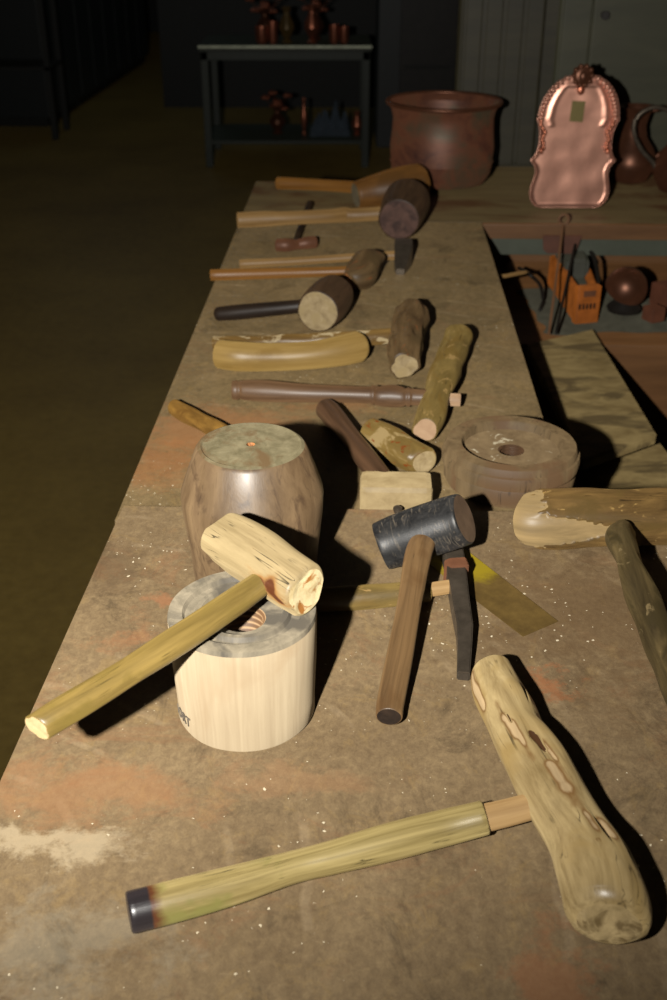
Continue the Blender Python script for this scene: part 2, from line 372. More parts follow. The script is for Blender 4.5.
# wood for the tools
M['A_head'] = wood('debarked_root_wood', (126, 104, 66), (204, 180, 130), 9, 60, blotch=(164, 138, 88), bscale=14, mark=(200, 172, 130), midmark=(124, 92, 54), rough=.38, spec=.45, crack=.8, blotch2=(108, 76, 42), b2thr=(.68, .74))
M['A_hollow'] = wood('split_root_hollow', (84, 58, 36), (120, 88, 56), 12, 60)
M['A_end'] = wood('pale_root_end', (142, 122, 84), (192, 168, 122), 20, 60, blotch=(118, 98, 64), bscale=60, rough=.45)
M['A_handle'] = wood('green_yellow_cane', (112, 94, 50), (196, 176, 118), 4, 150, blotch=(136, 130, 72), bscale=13, bthr=(.52, .6), mark=(50, 44, 46), midmark=(98, 58, 34), rough=.34, spec=.5, crack=1., coat=.2)
M['tenon'] = wood('pale_tenon_wood', (158, 124, 80), (196, 162, 112), 5, 120, rough=.5)
M['B_head'] = wood('cream_rough_mallet_wood', (130, 112, 78), (176, 156, 116), 5, 70, mark=(92, 50, 26), midmark=(150, 112, 66), rough=.5, spec=.4, crack=1.0)
M['B_end'] = wood('glossy_chipped_end', (176, 156, 112), (222, 206, 164), 40, 60, blotch=(150, 100, 50), bscale=60, bthr=(.55, .62), rough=.3)
M['B_handle'] = wood('olive_branch_handle', (88, 72, 34), (148, 124, 68), 5, 80, blotch=(116, 98, 48), bscale=22, rough=.38, spec=.5, crack=.6, coat=.1)
M['block_side'] = wood('cream_turned_wood', (172, 153, 124), (194, 176, 145), 2, 110, blotch=(168, 144, 112), bscale=10, bthr=(.55, .75), rough=.5, spec=.3, bump=.12)
M['block_top'] = wood('grey_worn_block_top', (110, 102, 86), (156, 144, 122), 4, 70, blotch=(90, 84, 74), bscale=20, rough=.55)
t = NT('threaded_hole_wood'); wv = t.n('ShaderNodeTexWave', wave_type='BANDS', bands_direction='X'); wv.inputs['Scale'].default_value = 52; wv.inputs['Distortion'].default_value = .6; t.l(t.coord('grain'), wv.inputs['Vector'])
M['block_hole'] = t.out(t.ramp(wv.outputs['Fac'], [(.1, lin((96, 70, 46))), (.6, lin((160, 132, 98)))]), .6)  # dark bands paint the shade of the thread grooves into the colour
M['dome'] = wood('varnished_dark_block', (90, 70, 48), (134, 110, 80), 3, 40, blotch=(112, 90, 66), bscale=20, blotch2=(76, 58, 42), b2thr=(.54, .72), rough=.5, spec=.5, crack=.35, coat=.12, bump=.4)
M['dometop'] = wood('grey_green_varnished_top', (94, 86, 62), (134, 124, 96), 4, 60, blotch=(104, 84, 58), bscale=24, rough=.45, spec=.5, coat=.1)
M['disc'] = wood('dusty_wooden_disc', (96, 78, 54), (134, 112, 80), 5, 50, blotch=(112, 86, 60), bscale=14, rough=.65, crack=.6)
M['discin'] = wood('dusty_disc_recess', (108, 88, 62), (140, 118, 86), 30, 50, blotch2=(196, 184, 156), b2thr=(.64, .7), bscale=22, rough=.75)
M['reddark'] = wood('dark_reddish_handle', (64, 46, 32), (104, 76, 54), 5, 100, rough=.4, spec=.5, coat=.15)
M['turned'] = wood('turned_purple_brown_wood', (92, 66, 44), (134, 102, 72), 6, 90, rough=.5, spec=.45, coat=.1)
M['hickory'] = wood('brown_oiled_handle', (90, 68, 44), (138, 108, 72), 5, 90, blotch=(96, 68, 40), bscale=16, rough=.42, spec=.45, crack=.5)
M['greenlog'] = wood('yellow_green_bark_log', (98, 80, 42), (148, 124, 70), 10, 40, blotch=(122, 98, 50), bscale=26, blotch2=(166, 136, 84), rough=.5, crack=.6)
M['palend'] = wood('pinkish_sawn_end', (186, 150, 116), (214, 180, 144), 20, 40, rough=.6)
M['brownlog'] = wood('brown_grey_bark_log', (72, 54, 34), (122, 98, 66), 10, 45, blotch=(92, 74, 48), bscale=30, blotch2=(132, 84, 50), b2thr=(.62, .68), rough=.5, crack=.8)
M['rustlog'] = wood('patchy_yellow_rust_log', (104, 82, 42), (148, 122, 68), 12, 40, blotch=(170, 146, 100), bscale=40, bthr=(.54, .6), blotch2=(132, 66, 24), b2thr=(.6, .66), rough=.42, spec=.5)
M['yellowwood'] = wood('pale_yellow_carved_wood', (140, 110, 56), (184, 154, 92), 4, 50, blotch=(160, 128, 70), bscale=20, rough=.42, spec=.45)
M['stripwood'] = wood('rough_flaking_handle', (96, 70, 36), (150, 118, 66), 8, 60, blotch2=(200, 180, 140), b2thr=(.56, .62), bscale=30, rough=.4)
M['endgrain'] = wood('pale_speckled_end', (150, 128, 90), (198, 176, 134), 60, 90, blotch=(178, 156, 112), bscale=40, rough=.65)
M['blackbark'] = wood('near_black_wood', (30, 22, 17), (58, 44, 33), 8, 60, rough=.5)
M['barrel'] = wood('dark_barrel_wood', (52, 38, 27), (88, 66, 46), 8, 60, rough=.5, crack=.6)
M['purpleend'] = wood('purple_brown_end', (88, 60, 50), (124, 90, 76), 40, 60, blotch=(74, 50, 42), bscale=34, rough=.6)
M['orangehandle'] = wood('orange_ash_handle', (128, 84, 36), (172, 120, 58), 4, 80, rough=.45, spec=.45)
M['lighthandle'] = wood('light_turned_handle', (140, 106, 62), (188, 150, 96), 5, 80, rough=.48)
M['orangelog'] = wood('orange_brown_log', (102, 66, 30), (150, 104, 52), 6, 50, blotch=(116, 80, 40), bscale=20, rough=.5)
M['greyend'] = wood('grey_weathered_end', (82, 74, 60), (124, 112, 88), 50, 60, blotch2=(140, 122, 82), bscale=50, rough=.6)
M['orangend'] = wood('orange_chipped_end', (168, 104, 54), (206, 146, 92), 50, 60, blotch2=(96, 54, 30), b2thr=(.5, .6), bscale=60, rough=.5)
M['ink'] = plain('faded_black_ink', (92, 84, 74), .7)
M['collar'] = plain('copper_brown_collar', (104, 68, 48), .5, .2, .2, 50, .3)
M['orange'] = plain('orange_tool_plastic', (150, 84, 32), .5, var=.35)
M['greyplastic'] = plain('grey_tool_plastic', (66, 66, 56), .55, var=.2)
M['blackmetal'] = plain('black_iron', (34, 30, 26), .5, .3)
M['rustrod'] = plain('rusty_rod', (112, 80, 56), .6, .2)
M['cloth'] = plain('grey_rag_cloth', (74, 72, 60), .9, var=.25, scale=30)
M['redwood'] = plain('red_brown_block', (88, 52, 36), .6)

# ------------------------------------------------------------------ the setting
def struct(name, me, m): o = link(name, me, m); o['kind'] = 'structure'; return o
seam_u = toB(P(333, 505, ZF))[1]
wl = (toB(P(0, 772, ZF))[0] + toB(P(125, 508, ZF))[0]) / 2
wr_l = (toB(P(151, 425, ZR))[0] + toB(P(255, 180, ZR))[0]) / 2
wr_r = (toB(P(545, 425, ZR))[0] + toB(P(483, 225, ZR))[0]) / 2
cu = toB(P(483, 222, ZR))[1]; wall_u = 3.22
print('GEO seam', seam_u, 'wl', wl, wr_l, 'wr', wr_r, 'counter', cu)
wl += .006; wr_l += .005
struct('floor', box_me((-6, -2, -.1), (12, 18, .1)), M['floor'])
struct('wall_left', box_me((-4.6, -2, 0), (.1, 18, 3.2)), M['dark'])
struct('wall_far', box_me((-6, 14.6, 0), (12, .1, 3.2)), M['dark'])
struct('wall_back', box_me((toB(PD(462, 0, wall_u))[0], wall_u, 0), (3.0, .12, 2.6), frame=BF), M['greend'])
struct('wall_right', box_me((2.6, -2, 0), (.1, 16, 3.2)), M['dark'])
struct('wall_partition', box_me((-1.35, 9.2, 0), (3.95, .12, 3.2)), M['dark'])

# doors and boards against the back wall
def board_panel(name, label, cat, x0, x1, z0, z1, m, th_=.03, lines=()):
    a = toB(PD(x0, 60, wall_u))[0]; b = toB(PD(x1, 60, wall_u))[0]
    root = thing(name, label, cat, tuple(B((a + b) / 2, wall_u - th_, z0)))
    link('panel', box_me((a, wall_u - th_ - .002, z0), (b - a, th_, z1 - z0), .004, BF), m, root)
    return root, a, b
r1, a, b = board_panel('board_partition', 'dull green vertical boards behind the copper cauldron', 'boarding', 460, 539, .83, 2.3, M['greend'], .03)
for k in range(4):
    link('batten', box_me((a + (b - a) * (k + .15) / 4, wall_u - .042, .83), ((b - a) * .19, .01, 1.47), .003, BF), M['greend'], r1)
r2, a, b = board_panel('cupboard', 'grey green painted cupboard with double doors behind the copper tray', 'cupboard', 553, 760, .83, 2.3, M['green'], .05)
x583 = toB(PD(582, 60, wall_u))[0]
d1 = link('door', box_me((a + .004, wall_u - .072, .845), (x583 - a - .007, .02, 1.4), .003, BF), M['green'], r2)
d2 = link('door', box_me((x583 + .003, wall_u - .072, .845), (.62, .02, 1.4), .003, BF), M['green'], r2)
k = toB(PD(598, 15, wall_u - .075)); kz = PD(595, 14, wall_u - .075).z
link('handle', loft_me([(B(k[0] + .012, wall_u - .07, kz), .009), (B(k[0] + .012, wall_u - .095, kz), .011)], n=16, rings=6), M['blackmetal'], d2)

# ------------------------------------------------------------------ workbench
bench = thing('workbench', 'long worn brown workbench carrying the farther rows of mallets', 'workbench', tuple(B(0, 1.5, 0)))
fboard = thing('worktop_board', 'scratched raised board of the bench carrying the two turned blocks and foreground mallet', 'worktop', tuple(B(0, .8, ZF - .06)))
e0, e1 = P(0, 779, ZF), P(123, 505, ZF); eb = e0 + (e0 - e1).normalized() * .45; er = 1.45
def at_u(p, wv): q = toB(p); return B(wv, q[1], 0)
def fb(ins): o_ = BW * ins; return [tuple(v)[:2] for v in (eb + o_, e1 + o_, B(er, seam_u, 0), at_u(eb, er))]
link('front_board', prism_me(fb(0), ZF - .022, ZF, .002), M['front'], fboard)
link('rear_board', box_me((wr_l, seam_u - .012, ZR - .03), (wr_r - wr_l, cu - seam_u + .011, .03), .002, BF), M['rear'], bench)
sb = fb(.004); sb[1] = tuple((Vector(sb[1] + (0,)) - BU * .02))[:2]; sb[2] = tuple((Vector(sb[2] + (0,)) - BU * .02))[:2]
link('sub_top', prism_me(sb, ZF - .06, ZF - .023, .002), M['edge'], fboard)
link('apron', box_me((wl + .05, .3, ZR - .2), (.03, cu - .35, .15), .003, BF), M['edge'], bench)
link('apron', box_me((wr_r - .06, seam_u + .02, ZR - .2), (.03, cu - seam_u - .06, .15), .003, BF), M['edge'], bench)
for lw, lu in ((wl + .06, .35), (wl + .06, 1.4), (wl + .06, 2.4), (wr_r - .12, 1.4), (wr_r - .12, 2.4), (.9, .35)):
    link('leg', box_me((lw, lu, 0), (.08, .08, ZR - .042), .004, BF), M['edge'], bench)
link('grey_seam_strip', box_me((wl + .012, seam_u + .002, ZR + .0005), (.14, .012, .006), .001, BF), M['steel'], fboard, 'dark metal strip along the seam')

counter = thing('side_counter', 'brown side counter under the copper cauldron and copper tray', 'counter', tuple(B(.6, 2.9, 0)))
ct_l = toB(P(256, 181, ZR))[0]
cbu = toB(P(256, 181, ZR))[1]; cmx = toB(P(392, 181, ZR))[0]
ctm = prism_me([(ct_l, cu), (1.9, cu), (1.9, wall_u - .06), (cmx, wall_u - .06), (cmx - .02, cbu), (ct_l, cbu)], ZR - .03, ZR, .002); ctm.transform(BF)
link('counter_top', ctm, M['counter'], counter)
link('front_edge', box_me((wr_r + .002, cu - .018, ZR - .034), (1.9 - wr_r, .017, .034), .002, BF), M['orangewood'], counter)
link('support_rail', box_me((wr_r + .01, cu + .004, ZR - .078), (1.4, .012, .045), .002, BF), M['rail'], counter, 'grey green metal rail')
link('back_panel', box_me((wr_r - .1, cu + .27, 0), (1.6, .02, ZR - .03), .002, BF), M['orangewood'], counter)
led_u = toB(P(600, 345, .66))[1]
ledge = thing('low_ledge', 'orange brown ledge below the side counter holding rag and tool case', 'shelf', tuple(B(.9, led_u + .2, 0)))
link('ledge_top', box_me((wr_r + .02, led_u, .64), (1.3, cu + .265 - led_u, .02), .002, BF), M['orangewood'], ledge)
link('ledge_front', box_me((wr_r + .02, led_u + .012, .05), (1.3, .02, .588), .002, BF), M['orangewood'], ledge)
pt = P(561, 237, .79); pw, pu = toB(pt)
bp = link('bracket_plate', prism_me([(-.04, -.012), (-.03, -.02), (.03, -.02), (.036, -.012), (.045, .022), (-.044, .022)], 0, .008, .001), M['redwood'], None)
bp.data.transform(Matrix.Translation(B(toB(PD(559, 236, cu))[0], cu - .02, ZR - .045)) @ BF @ Matrix.Rotation(R(90), 4, 'X'))
bp.parent = counter; bp.data.transform(Matrix.Translation(counter.location).inverted())
for k in range(6):
    link('leg', box_me((ct_l + .1 + k % 3 * .75, cu + .05 + (k // 3) * .28, 0), (.06, .06, ZR - .031), .003, BF), M['edge'], counter) if k not in (1, 2) else None

# planks bridging the gap
def quad_prism(pix, z0, z1, bevel=.002):
    return prism_me([P(x, y, z1).xy for x, y in pix], z0, z1, bevel)
o = tag(link('plank', quad_prism([(527, 344), (593, 329), (657, 434), (582, 461)], .661, .681), M['plank']), 'weathered wide plank lying in the gap right of the bench, end by the orange box', 'plank'); origin(o)
o = tag(link('plank', quad_prism([(505, 420), (640, 416), (705, 500), (520, 560)], .612, .632), M['plank']), 'short plank lying under the end of the longer weathered plank', 'plank'); origin(o)
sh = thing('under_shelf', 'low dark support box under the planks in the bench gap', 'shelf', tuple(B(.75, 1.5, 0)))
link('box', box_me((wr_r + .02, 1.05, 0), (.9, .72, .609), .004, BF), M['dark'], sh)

# ------------------------------------------------------------------ foreground mallets
def gauss(t_, a, t0, a0, st, sa):
    da = (a - a0 + math.pi) % (2 * math.pi) - math.pi
    return math.exp(-((t_ - t0) / st) ** 2 - (da / sa) ** 2)
# log with rough bark-free root
def markA(t_, a):
    w1 = .02 * math.sin(t_ * 60); pale = [(.10, 12, .09, .22), (.17, 18, .05, .16), (.30, 52, .035, .10), (.36, 58, .03, .16), (.42, 62, .05, .09), (.56, 84, .03, .16), (.63, 88, .045, .24), (.50, 100, .05, .08), (.76, 96, .05, .10), (.81, 120, .05, .16)]
    p = sum(gauss(t_ + w1, a, t0, R(a0), st, sa) for t0, a0, st, sa in pale)
    hole = sum(gauss(t_, a, t0, R(a0), st, sa) for t0, a0, st, sa in [(.41, 88, .025, .16), (.455, 92, .03, .13), (.31, 60, .02, .06), (.80, 112, .045, .06), (.84, 142, .045, .06), (.20, 128, .03, .08)])
    lump = .003 * gauss(t_, a, .2, R(90), .06, .6) - .0035 * gauss(t_, a, .28, R(120), .05, .7) + .003 * gauss(t_, a, .86, R(60), .05, .8) - .003 * gauss(t_, a, .72, R(40), .06, .8)
    return min(1, p) if hole < .35 else -min(1, hole), -.0013 * min(1, p) - .005 * min(1, hole) + lump
mA = thing('mallet', 'big foreground mallet with gnarled root head and green-yellow handle', 'mallet', tuple(P(560, 850, ZF)))
A = spec([(493, 674, 22.5), (503, 700, 26), (524, 742, 29.5), (552, 790, 32.5), (576, 832, 33), (594, 868, 39), (605, 900, 44), (607, 914, 43)], ZF + .002)
head = link('head', loft_me(A, n=96, rings=150, caps=('cut', 'cut'), amp=.0026, freq=55, mark=markA, bev=.26, captilt=(.1, -.1), capamp=.006), [M['A_head'], M['A_end']], mA)
hz = ZF + .020
def markAh(t_, a): return (1 if t_ < .045 else max(0, .75 - (t_ - .045) * 14) * .75 if t_ < .1 else 0), 0
hA = link('handle', loft_me(spec([(131, 912, 21), (170, 902, 20.5), (230, 886, 19), (290, 868, 16.5), (330, 858, 17), (390, 842, 18.5), (440, 829, 18), (484, 818, 17, hz + .001)]), n=40, rings=90, mark=markAh, amp=.0008, freq=30, caps=('cut', 'cut'), bev=.12), [M['A_handle'], M['A_handle']], mA, 'green-yellow handle with a dark burnt tip')
link('tenon', loft_me(spec([(480, 819, 14, hz), (510, 812, 13.5, hz), (556, 799, 13, hz + .002)]), n=28, rings=12), M['tenon'], mA, 'pale wooden neck between handle and head')
# hollow in the head: shows darker wood
def oval_patch(pr_me, t0, a0, st, sa): pass

# wooden block with bored hole
def rest_center(px, py, z, base): p = P(px, py, z); return Vector((p.x, p.y, base))
bc = P(247, 707, ZF); BR = .0645
wb = thing('turned_block', 'pale cylindrical wooden block with bored hole under a mallet', 'wooden block', tuple(bc))
hgt = .108
prof = [(0, 0), (BR * .93, 0), (BR * .955, .003), (BR * .96, .02), (BR * .985, .06), (BR, hgt - .004), (BR * .985, hgt), (BR * .80, hgt), (BR * .77, hgt - .004), (BR * .66, hgt - .005), (BR * .63, hgt - .001), (BR * .56, hgt - .001), (BR * .53, hgt - .006), (BR * .40, hgt - .009), (BR * .31, hgt - .010)]
zz = hgt - .010; rr_ = BR * .31
for k in range(12): prof += [(rr_ - .0028, zz - .003), (rr_, zz - .006)]; zz -= .006
prof += [(0, zz)]
def mf(i): return 0 if i < 5 else (1 if i < 14 else 2)
link('body', lathe_me(prof, 96, bc, mf, .0006, 2), [M['block_side'], M['block_top'], M['block_hole']], wb)
# ink letters wrapped round the block's lower left side
fc = bpy.data.curves.new('t', 'FONT'); fc.body = 'IORT'; fc.size = .016; fc.extrude = .0002; fo = bpy.data.objects.new('t', fc); C.objects.link(fo)
bpy.context.view_layer.update(); dg = bpy.context.evaluated_depsgraph_get(); tm = bpy.data.meshes.new_from_object(fo.evaluated_get(dg)); bpy.data.objects.remove(fo)
bmx = bmesh.new(); bmx.from_mesh(tm); bmesh.ops.triangulate(bmx, faces=bmx.faces); bmesh.ops.subdivide_edges(bmx, edges=bmx.edges, cuts=1); bmx.to_mesh(tm); bmx.free()
for v in tm.vertices:
    a = R(-161) + v.co.x * .75 / BR; rad_ = BR * (.964 + .025 * max(0, (v.co.y - .0) / .1)) + .0007 + v.co.z
    v.co = bc + Vector((rad_ * math.cos(a), rad_ * math.sin(a), .012 + v.co.y * .9))
link('ink_lettering', tm, M['ink'], wb)

# tall dark block
dc = P(256, 575, ZF); DR = .0745
db = thing('turned_block', 'tall dark varnished wooden block with sloping shoulders and small centre hole', 'wooden block', tuple(dc))
prof = [(0, 0), (DR * .86, 0), (DR * .88, .003), (DR * .92, .04), (DR * .985, .085), (DR * .998, .102), (DR * .99, .107), (DR * .97, .112), (DR * .88, .132), (DR * .77, .1535), (DR * .735, .157), (DR * .69, .1585), (DR * .665, .157), (DR * .3, .158), (DR * .06, .158), (DR * .055, .155), (0, .152)]
link('body', lathe_me(prof, 96, dc, lambda i: 0 if i < 10 else (1 if i < 14 else 2), .0008, 5), [M['dome'], M['dometop'], M['orangend']], db)

# mallet lying across the pale block
zt = ZF + hgt
mB = thing('mallet', 'mallet with cream rough head resting on the pale block, olive handle', 'mallet', tuple(P(262, 585, ZF)))
def sectB(t_, a):
    # flat chopped face toward the viewer / top, corners rounded
    c_ = 1.0
    for fa, fd in ((R(70), .86), (R(200), .90), (R(330), .9)):
        dd = math.cos(a - fa)
        if dd > .2: c_ = min(c_, fd / dd) if fd / dd < 1 else c_
    return c_
def markB(t_, a):
    m = gauss(t_, a, .74, R(10), .04, .16) + gauss(t_, a, .86, R(16), .05, .3) + gauss(t_, a, .92, R(-16), .05, .22) + .9 * gauss(t_, a, .66, R(-4), .03, .15) + .5 * gauss(t_, a, .82, R(-5), .2, .5)
    return min(1, m), -.001 * min(1, m)
hzB = zt + .0235
Bh = spec([(226, 538, 27, hzB), (244, 549, 29.5, hzB), (264, 562, 30, hzB), (285, 577, 29.5, hzB), (304, 590, 28, hzB)])
link('head', loft_me(Bh, n=72, rings=60, amp=.0016, freq=60, sect=sectB, mark=markB, bev=.14, captilt=(-.15, .12), capamp=.003), [M['B_head'], M['B_end']], mB)
zh = zt + .0175
link('handle', loft_me(spec([(38, 727, 16, zh - .006), (60, 713, 16, zh - .004), (120, 677, 15.5, zh - .002), (180, 639, 15, zh), (225, 609, 14.5, zh + .002), (266, 580, 13, zh + .004)]), n=36, rings=60, amp=.0012, freq=50, sect=lambda t_, a: 1 - .12 * (math.cos(3 * a) > .6) * (t_ < .35), bev=.08, captilt=(.3, 0)), [M['B_handle'], M['endgrain']], mB)

# steel cross-peen hammer under the rubber mallet
mS = thing('hammer', 'steel hammer with forked curved head lying under the rubber mallet', 'hammer', tuple(P(450, 590, ZF)))
link('handle', loft_me(spec([(300, 601, 12), (350, 598, 12.5), (400, 594, 12), (428, 591, 11)]), n=28, rings=30, amp=.0006), [M['greenlog'], M['endgrain']], mS, 'olive yellow round handle')
link('neck', loft_me(spec([(425, 590, 7.5, ZF + .014), (455, 585, 7, ZF + .014)]), n=20, rings=12, amp=.002, freq=80), M['tenon'], mS, 'pale shaved end of the handle')
def bar_me(pts, widths, heights, z0s):    # rectangular bar through pixel points; widths px, height/base m
    bm = bmesh.new(); prev = None
    W = [P(x, y, z) for (x, y), z in zip(pts, z0s)]
    for i, p in enumerate(W):
        tdir = (W[min(i + 1, len(W) - 1)] - W[max(i - 1, 0)]); tdir.z = 0; tdir.normalize(); s = Vector((tdir.y, -tdir.x, 0))
        hw = widths[i] * dep(p) / FPX; h = heights[i]
        q = [bm.verts.new(p + s * hw), bm.verts.new(p - s * hw), bm.verts.new(p - s * hw + Vector((0, 0, h))), bm.verts.new(p + s * hw + Vector((0, 0, h)))]
        if prev:
            for k in range(4): bm.faces.new((prev[k], prev[(k + 1) % 4], q[(k + 1) % 4], q[k]))
        else: bm.faces.new(q)
        prev = q
    bm.faces.new(prev[::-1]); bmesh.ops.recalc_face_normals(bm, faces=bm.faces)
    bmesh.ops.bevel(bm, geom=bm.edges[:], offset=.0012, segments=2, affect='EDGES')
    me = bpy.data.meshes.new('bar'); bm.to_mesh(me); bm.free(); return me
link('head', bar_me([(450, 552), (454, 575), (457, 596), (460, 617), (464, 640), (464, 660), (463, 681)], [10, 9.5, 9, 8.5, 8, 7, 6.5], [.022, .024, .024, .022, .020, .016, .010], [ZF + .001] * 7), M['steel'], mS)
link('collar', bar_me([(446, 584), (450, 583), (466, 582)], [7, 8, 8], [.026, .027, .027], [ZF + .0005] * 3), M['collar'], mS, 'copper brown collar round the steel head')

# rubber mallet
mR = thing('rubber_mallet', 'black rubber mallet with brown handle lying over the steel hammer', 'mallet', tuple(P(400, 640, ZF)))
zr = ZF + .050
link('head', loft_me(spec([(382, 546, 24.5, ZF + .027), (398, 540, 26, ZF + .034), (425, 531, 27, ZF + .047), (450, 523, 27, ZF + .059), (463, 519, 26.5, ZF + .066)]), n=64, rings=40, bev=.07, amp=.0006, freq=30), [M['rubber'], M['rubberend']], mR)
link('handle', loft_me(spec([(425, 538, 13, zr - .004), (418, 556, 13.5, zr - .004), (410, 600, 12.5, ZF + .036), (400, 655, 13.5, ZF + .024), (391, 700, 14, ZF + .015), (389, 716, 13.5, ZF + .0135)]), n=36, rings=60, flat=.85, amp=.0004), [M['hickory'], M['blackbark']], mR)
scp = P(397, 507, ZF)
o = tag(link('bolt', lathe_me([(0, 0), (.0045, 0), (.005, .003), (.0055, .003), (.0055, .006), (.003, .008), (0, .0085)], 16, scp + Vector((0, -.012, 0))), M['steel']), 'small steel bolt standing behind the black rubber head', 'bolt'); origin(o)

# brass strip
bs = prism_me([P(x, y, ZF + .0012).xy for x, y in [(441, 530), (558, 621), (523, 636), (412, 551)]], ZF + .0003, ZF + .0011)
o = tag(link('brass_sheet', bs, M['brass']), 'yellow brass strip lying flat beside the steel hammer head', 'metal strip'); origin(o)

# log mallet at right edge
mC = thing('mallet', 'mallet with thick bark log head and dark handle at right frame edge', 'mallet', tuple(P(620, 530, ZF)))
def markC(t_, a):
    d = (math.degrees(a) + 180) % 360 - 180; lim = .46 * max(0, 1 - abs((d - 2) / 34)) ** .55
    nz = .05 * noise.noise(Vector((t_ * 40, d * .12, 1)))
    m = max(0, min(1, (max(lim, .07) + nz - t_) / .03 + .5))
    return m, -.003 * m
link('head', loft_me(spec([(527, 519, 28), (540, 519, 30), (600, 518, 29.5), (660, 517, 28.5), (720, 518, 28.5)], ZF + .002), n=120, rings=160, amp=.0030, freq=45, mark=markC, bev=.12, capamp=.003), [wood('mossy_bark_log', (80, 60, 34), (140, 110, 64), 14, 60, blotch=(106, 84, 46), bscale=30, blotch2=(172, 140, 84), b2thr=(.62, .68), mark=(172, 146, 102), rough=.45, crack=.8), M['A_end']], mC)
link('handle', loft_me(spec([(624, 531, 12, ZF + .048), (622, 540, 14.5, ZF + .056), (634, 575, 15, ZF + .054), (648, 612, 16.5, ZF + .046), (668, 660, 18, ZF + .034), (690, 712, 19, ZF + .025), (705, 745, 19, ZF + .021)]), n=48, rings=80, amp=.005, freq=55, caps=('dome', 'cut')), [wood('dark_green_branch', (44, 36, 22), (104, 88, 56), 8, 60, blotch=(66, 56, 34), bscale=34, rough=.45, crack=.8, blotch2=(128, 110, 76), b2thr=(.64, .72)), M['endgrain']], mC, 'dark green brown branch handle')

# ------------------------------------------------------------------ rear bench
dd = toB(P(510, 484, ZR)); dcen = B(dd[0], seam_u + .03 + .0865, ZR)
ds = thing('wooden_disc', 'thick dusty wooden disc with threaded hole at the bench corner', 'wooden disc', tuple(dcen))
XR = .0885
prof = [(0, 0), (XR * .93, 0), (XR * .96, .006), (XR * .965, .022), (XR * .955, .024), (XR * .99, .026), (XR * 1.0, .029), (XR * 1.0, .038), (XR * .985, .042), (XR * .955, .0435), (XR * .945, .049), (XR * .925, .052), (XR * .735, .052), (XR * .72, .0505), (XR * .70, .041), (XR * .3, .0405), (XR * .19, .0405)]
zz = .0405
for k in range(6): prof += [(XR * .19 - .003, zz - .0025), (XR * .19, zz - .005)]; zz -= .005
prof += [(0, zz)]
link('body', lathe_me(prof, 96, dcen, lambda i: 0 if i < 14 else (1 if i < 16 else 2), .0006, 8), [M['disc'], M['discin'], M['reddark']], ds)  # darker material inside the threaded hole stands in for its shade

# mallet with block head and dark handle
mD = thing('mallet', 'mallet with pale block head and dark red handle behind the seam', 'mallet', tuple(P(395, 490, ZR)))
hw0, hu0 = toB(P(360, 498, ZR + .01)); hw1 = toB(P(431, 498, ZR + .01))[0]
link('head', box_me((hw0, seam_u + .004, ZR), (hw1 - hw0, .046, .044), .008, BF), wood('pale_block_wood', (160, 138, 98), (196, 174, 130), 40, 60, kind='world', rough=.5), mD)
link('handle', loft_me(spec([(388, 486, 10.5, ZR + .030), (372, 466, 11.5, ZR + .030), (350, 438, 11, ZR + .024), (332, 415, 11.5, ZR + .018), (326, 409, 11, ZR + .017)]), n=28, rings=40, caps=('cut', 'dome')), M['reddark'], mD)
# short log
o = tag(link('short_log', loft_me(spec([(371, 433, 15), (385, 440, 16.5), (405, 452, 17), (422, 461, 15.5)], ZR), n=56, rings=40, amp=.003, freq=60, bev=.2, captilt=(.2, -.3), capamp=.003), [M['rustlog'], M['endgrain']]), 'short patchy yellow log piece lying behind the pale block head', 'log'); origin(o)

# turned handle mallet
mE = thing('mallet', 'mallet with turned purple-brown handle through a long green-yellow log', 'mallet', tuple(P(435, 390, ZR)))
ze = ZR + .022
hE = [(233, 390, 9.5), (237, 390, 10), (239, 390, 8.8), (244, 390, 10), (265, 391, 11), (300, 393, 9.5), (340, 394, 8.6), (370, 395, 8.6), (372, 395, 10), (376, 395, 9), (380, 396, 10), (392, 396, 11.3), (403, 397, 10), (405, 397, 8.5), (409, 397, 10), (412, 397, 8.5), (432, 398, 8.2)]
link('handle', loft_me(spec([(a, b_, c_, ze) for a, b_, c_ in hE]), n=32, rings=130), [M['turned'], M['turned']], mE)
link('head', loft_me(spec([(425, 429, 13.5), (433, 407, 15), (442, 382, 15), (450, 361, 14.5), (458, 338, 15)], ZR + .003), n=48, rings=60, amp=.006, freq=38, bev=.1, captilt=(0, .15)), [M['greenlog'], M['palend']], mE)
link('tenon', loft_me(spec([(440, 399, 6.5, ze), (460, 400, 6.5, ze)]), n=20, rings=6), M['palend'], mE, 'pale tenon end poking out of the log')

# olive stick behind dark block
o = tag(link('stick', loft_me(spec([(175, 407, 8.5), (195, 418, 9.5), (225, 435, 9.5), (262, 456, 9.5)], ZR), n=28, rings=30, amp=.003, freq=60), [wood('dark_yellow_bark', (84, 58, 26), (168, 126, 60), 14, 60, blotch=(120, 86, 40), bscale=40, rough=.45), M['blackbark']]), 'dark yellow stick poking out behind the tall dark block', 'stick'); origin(o)

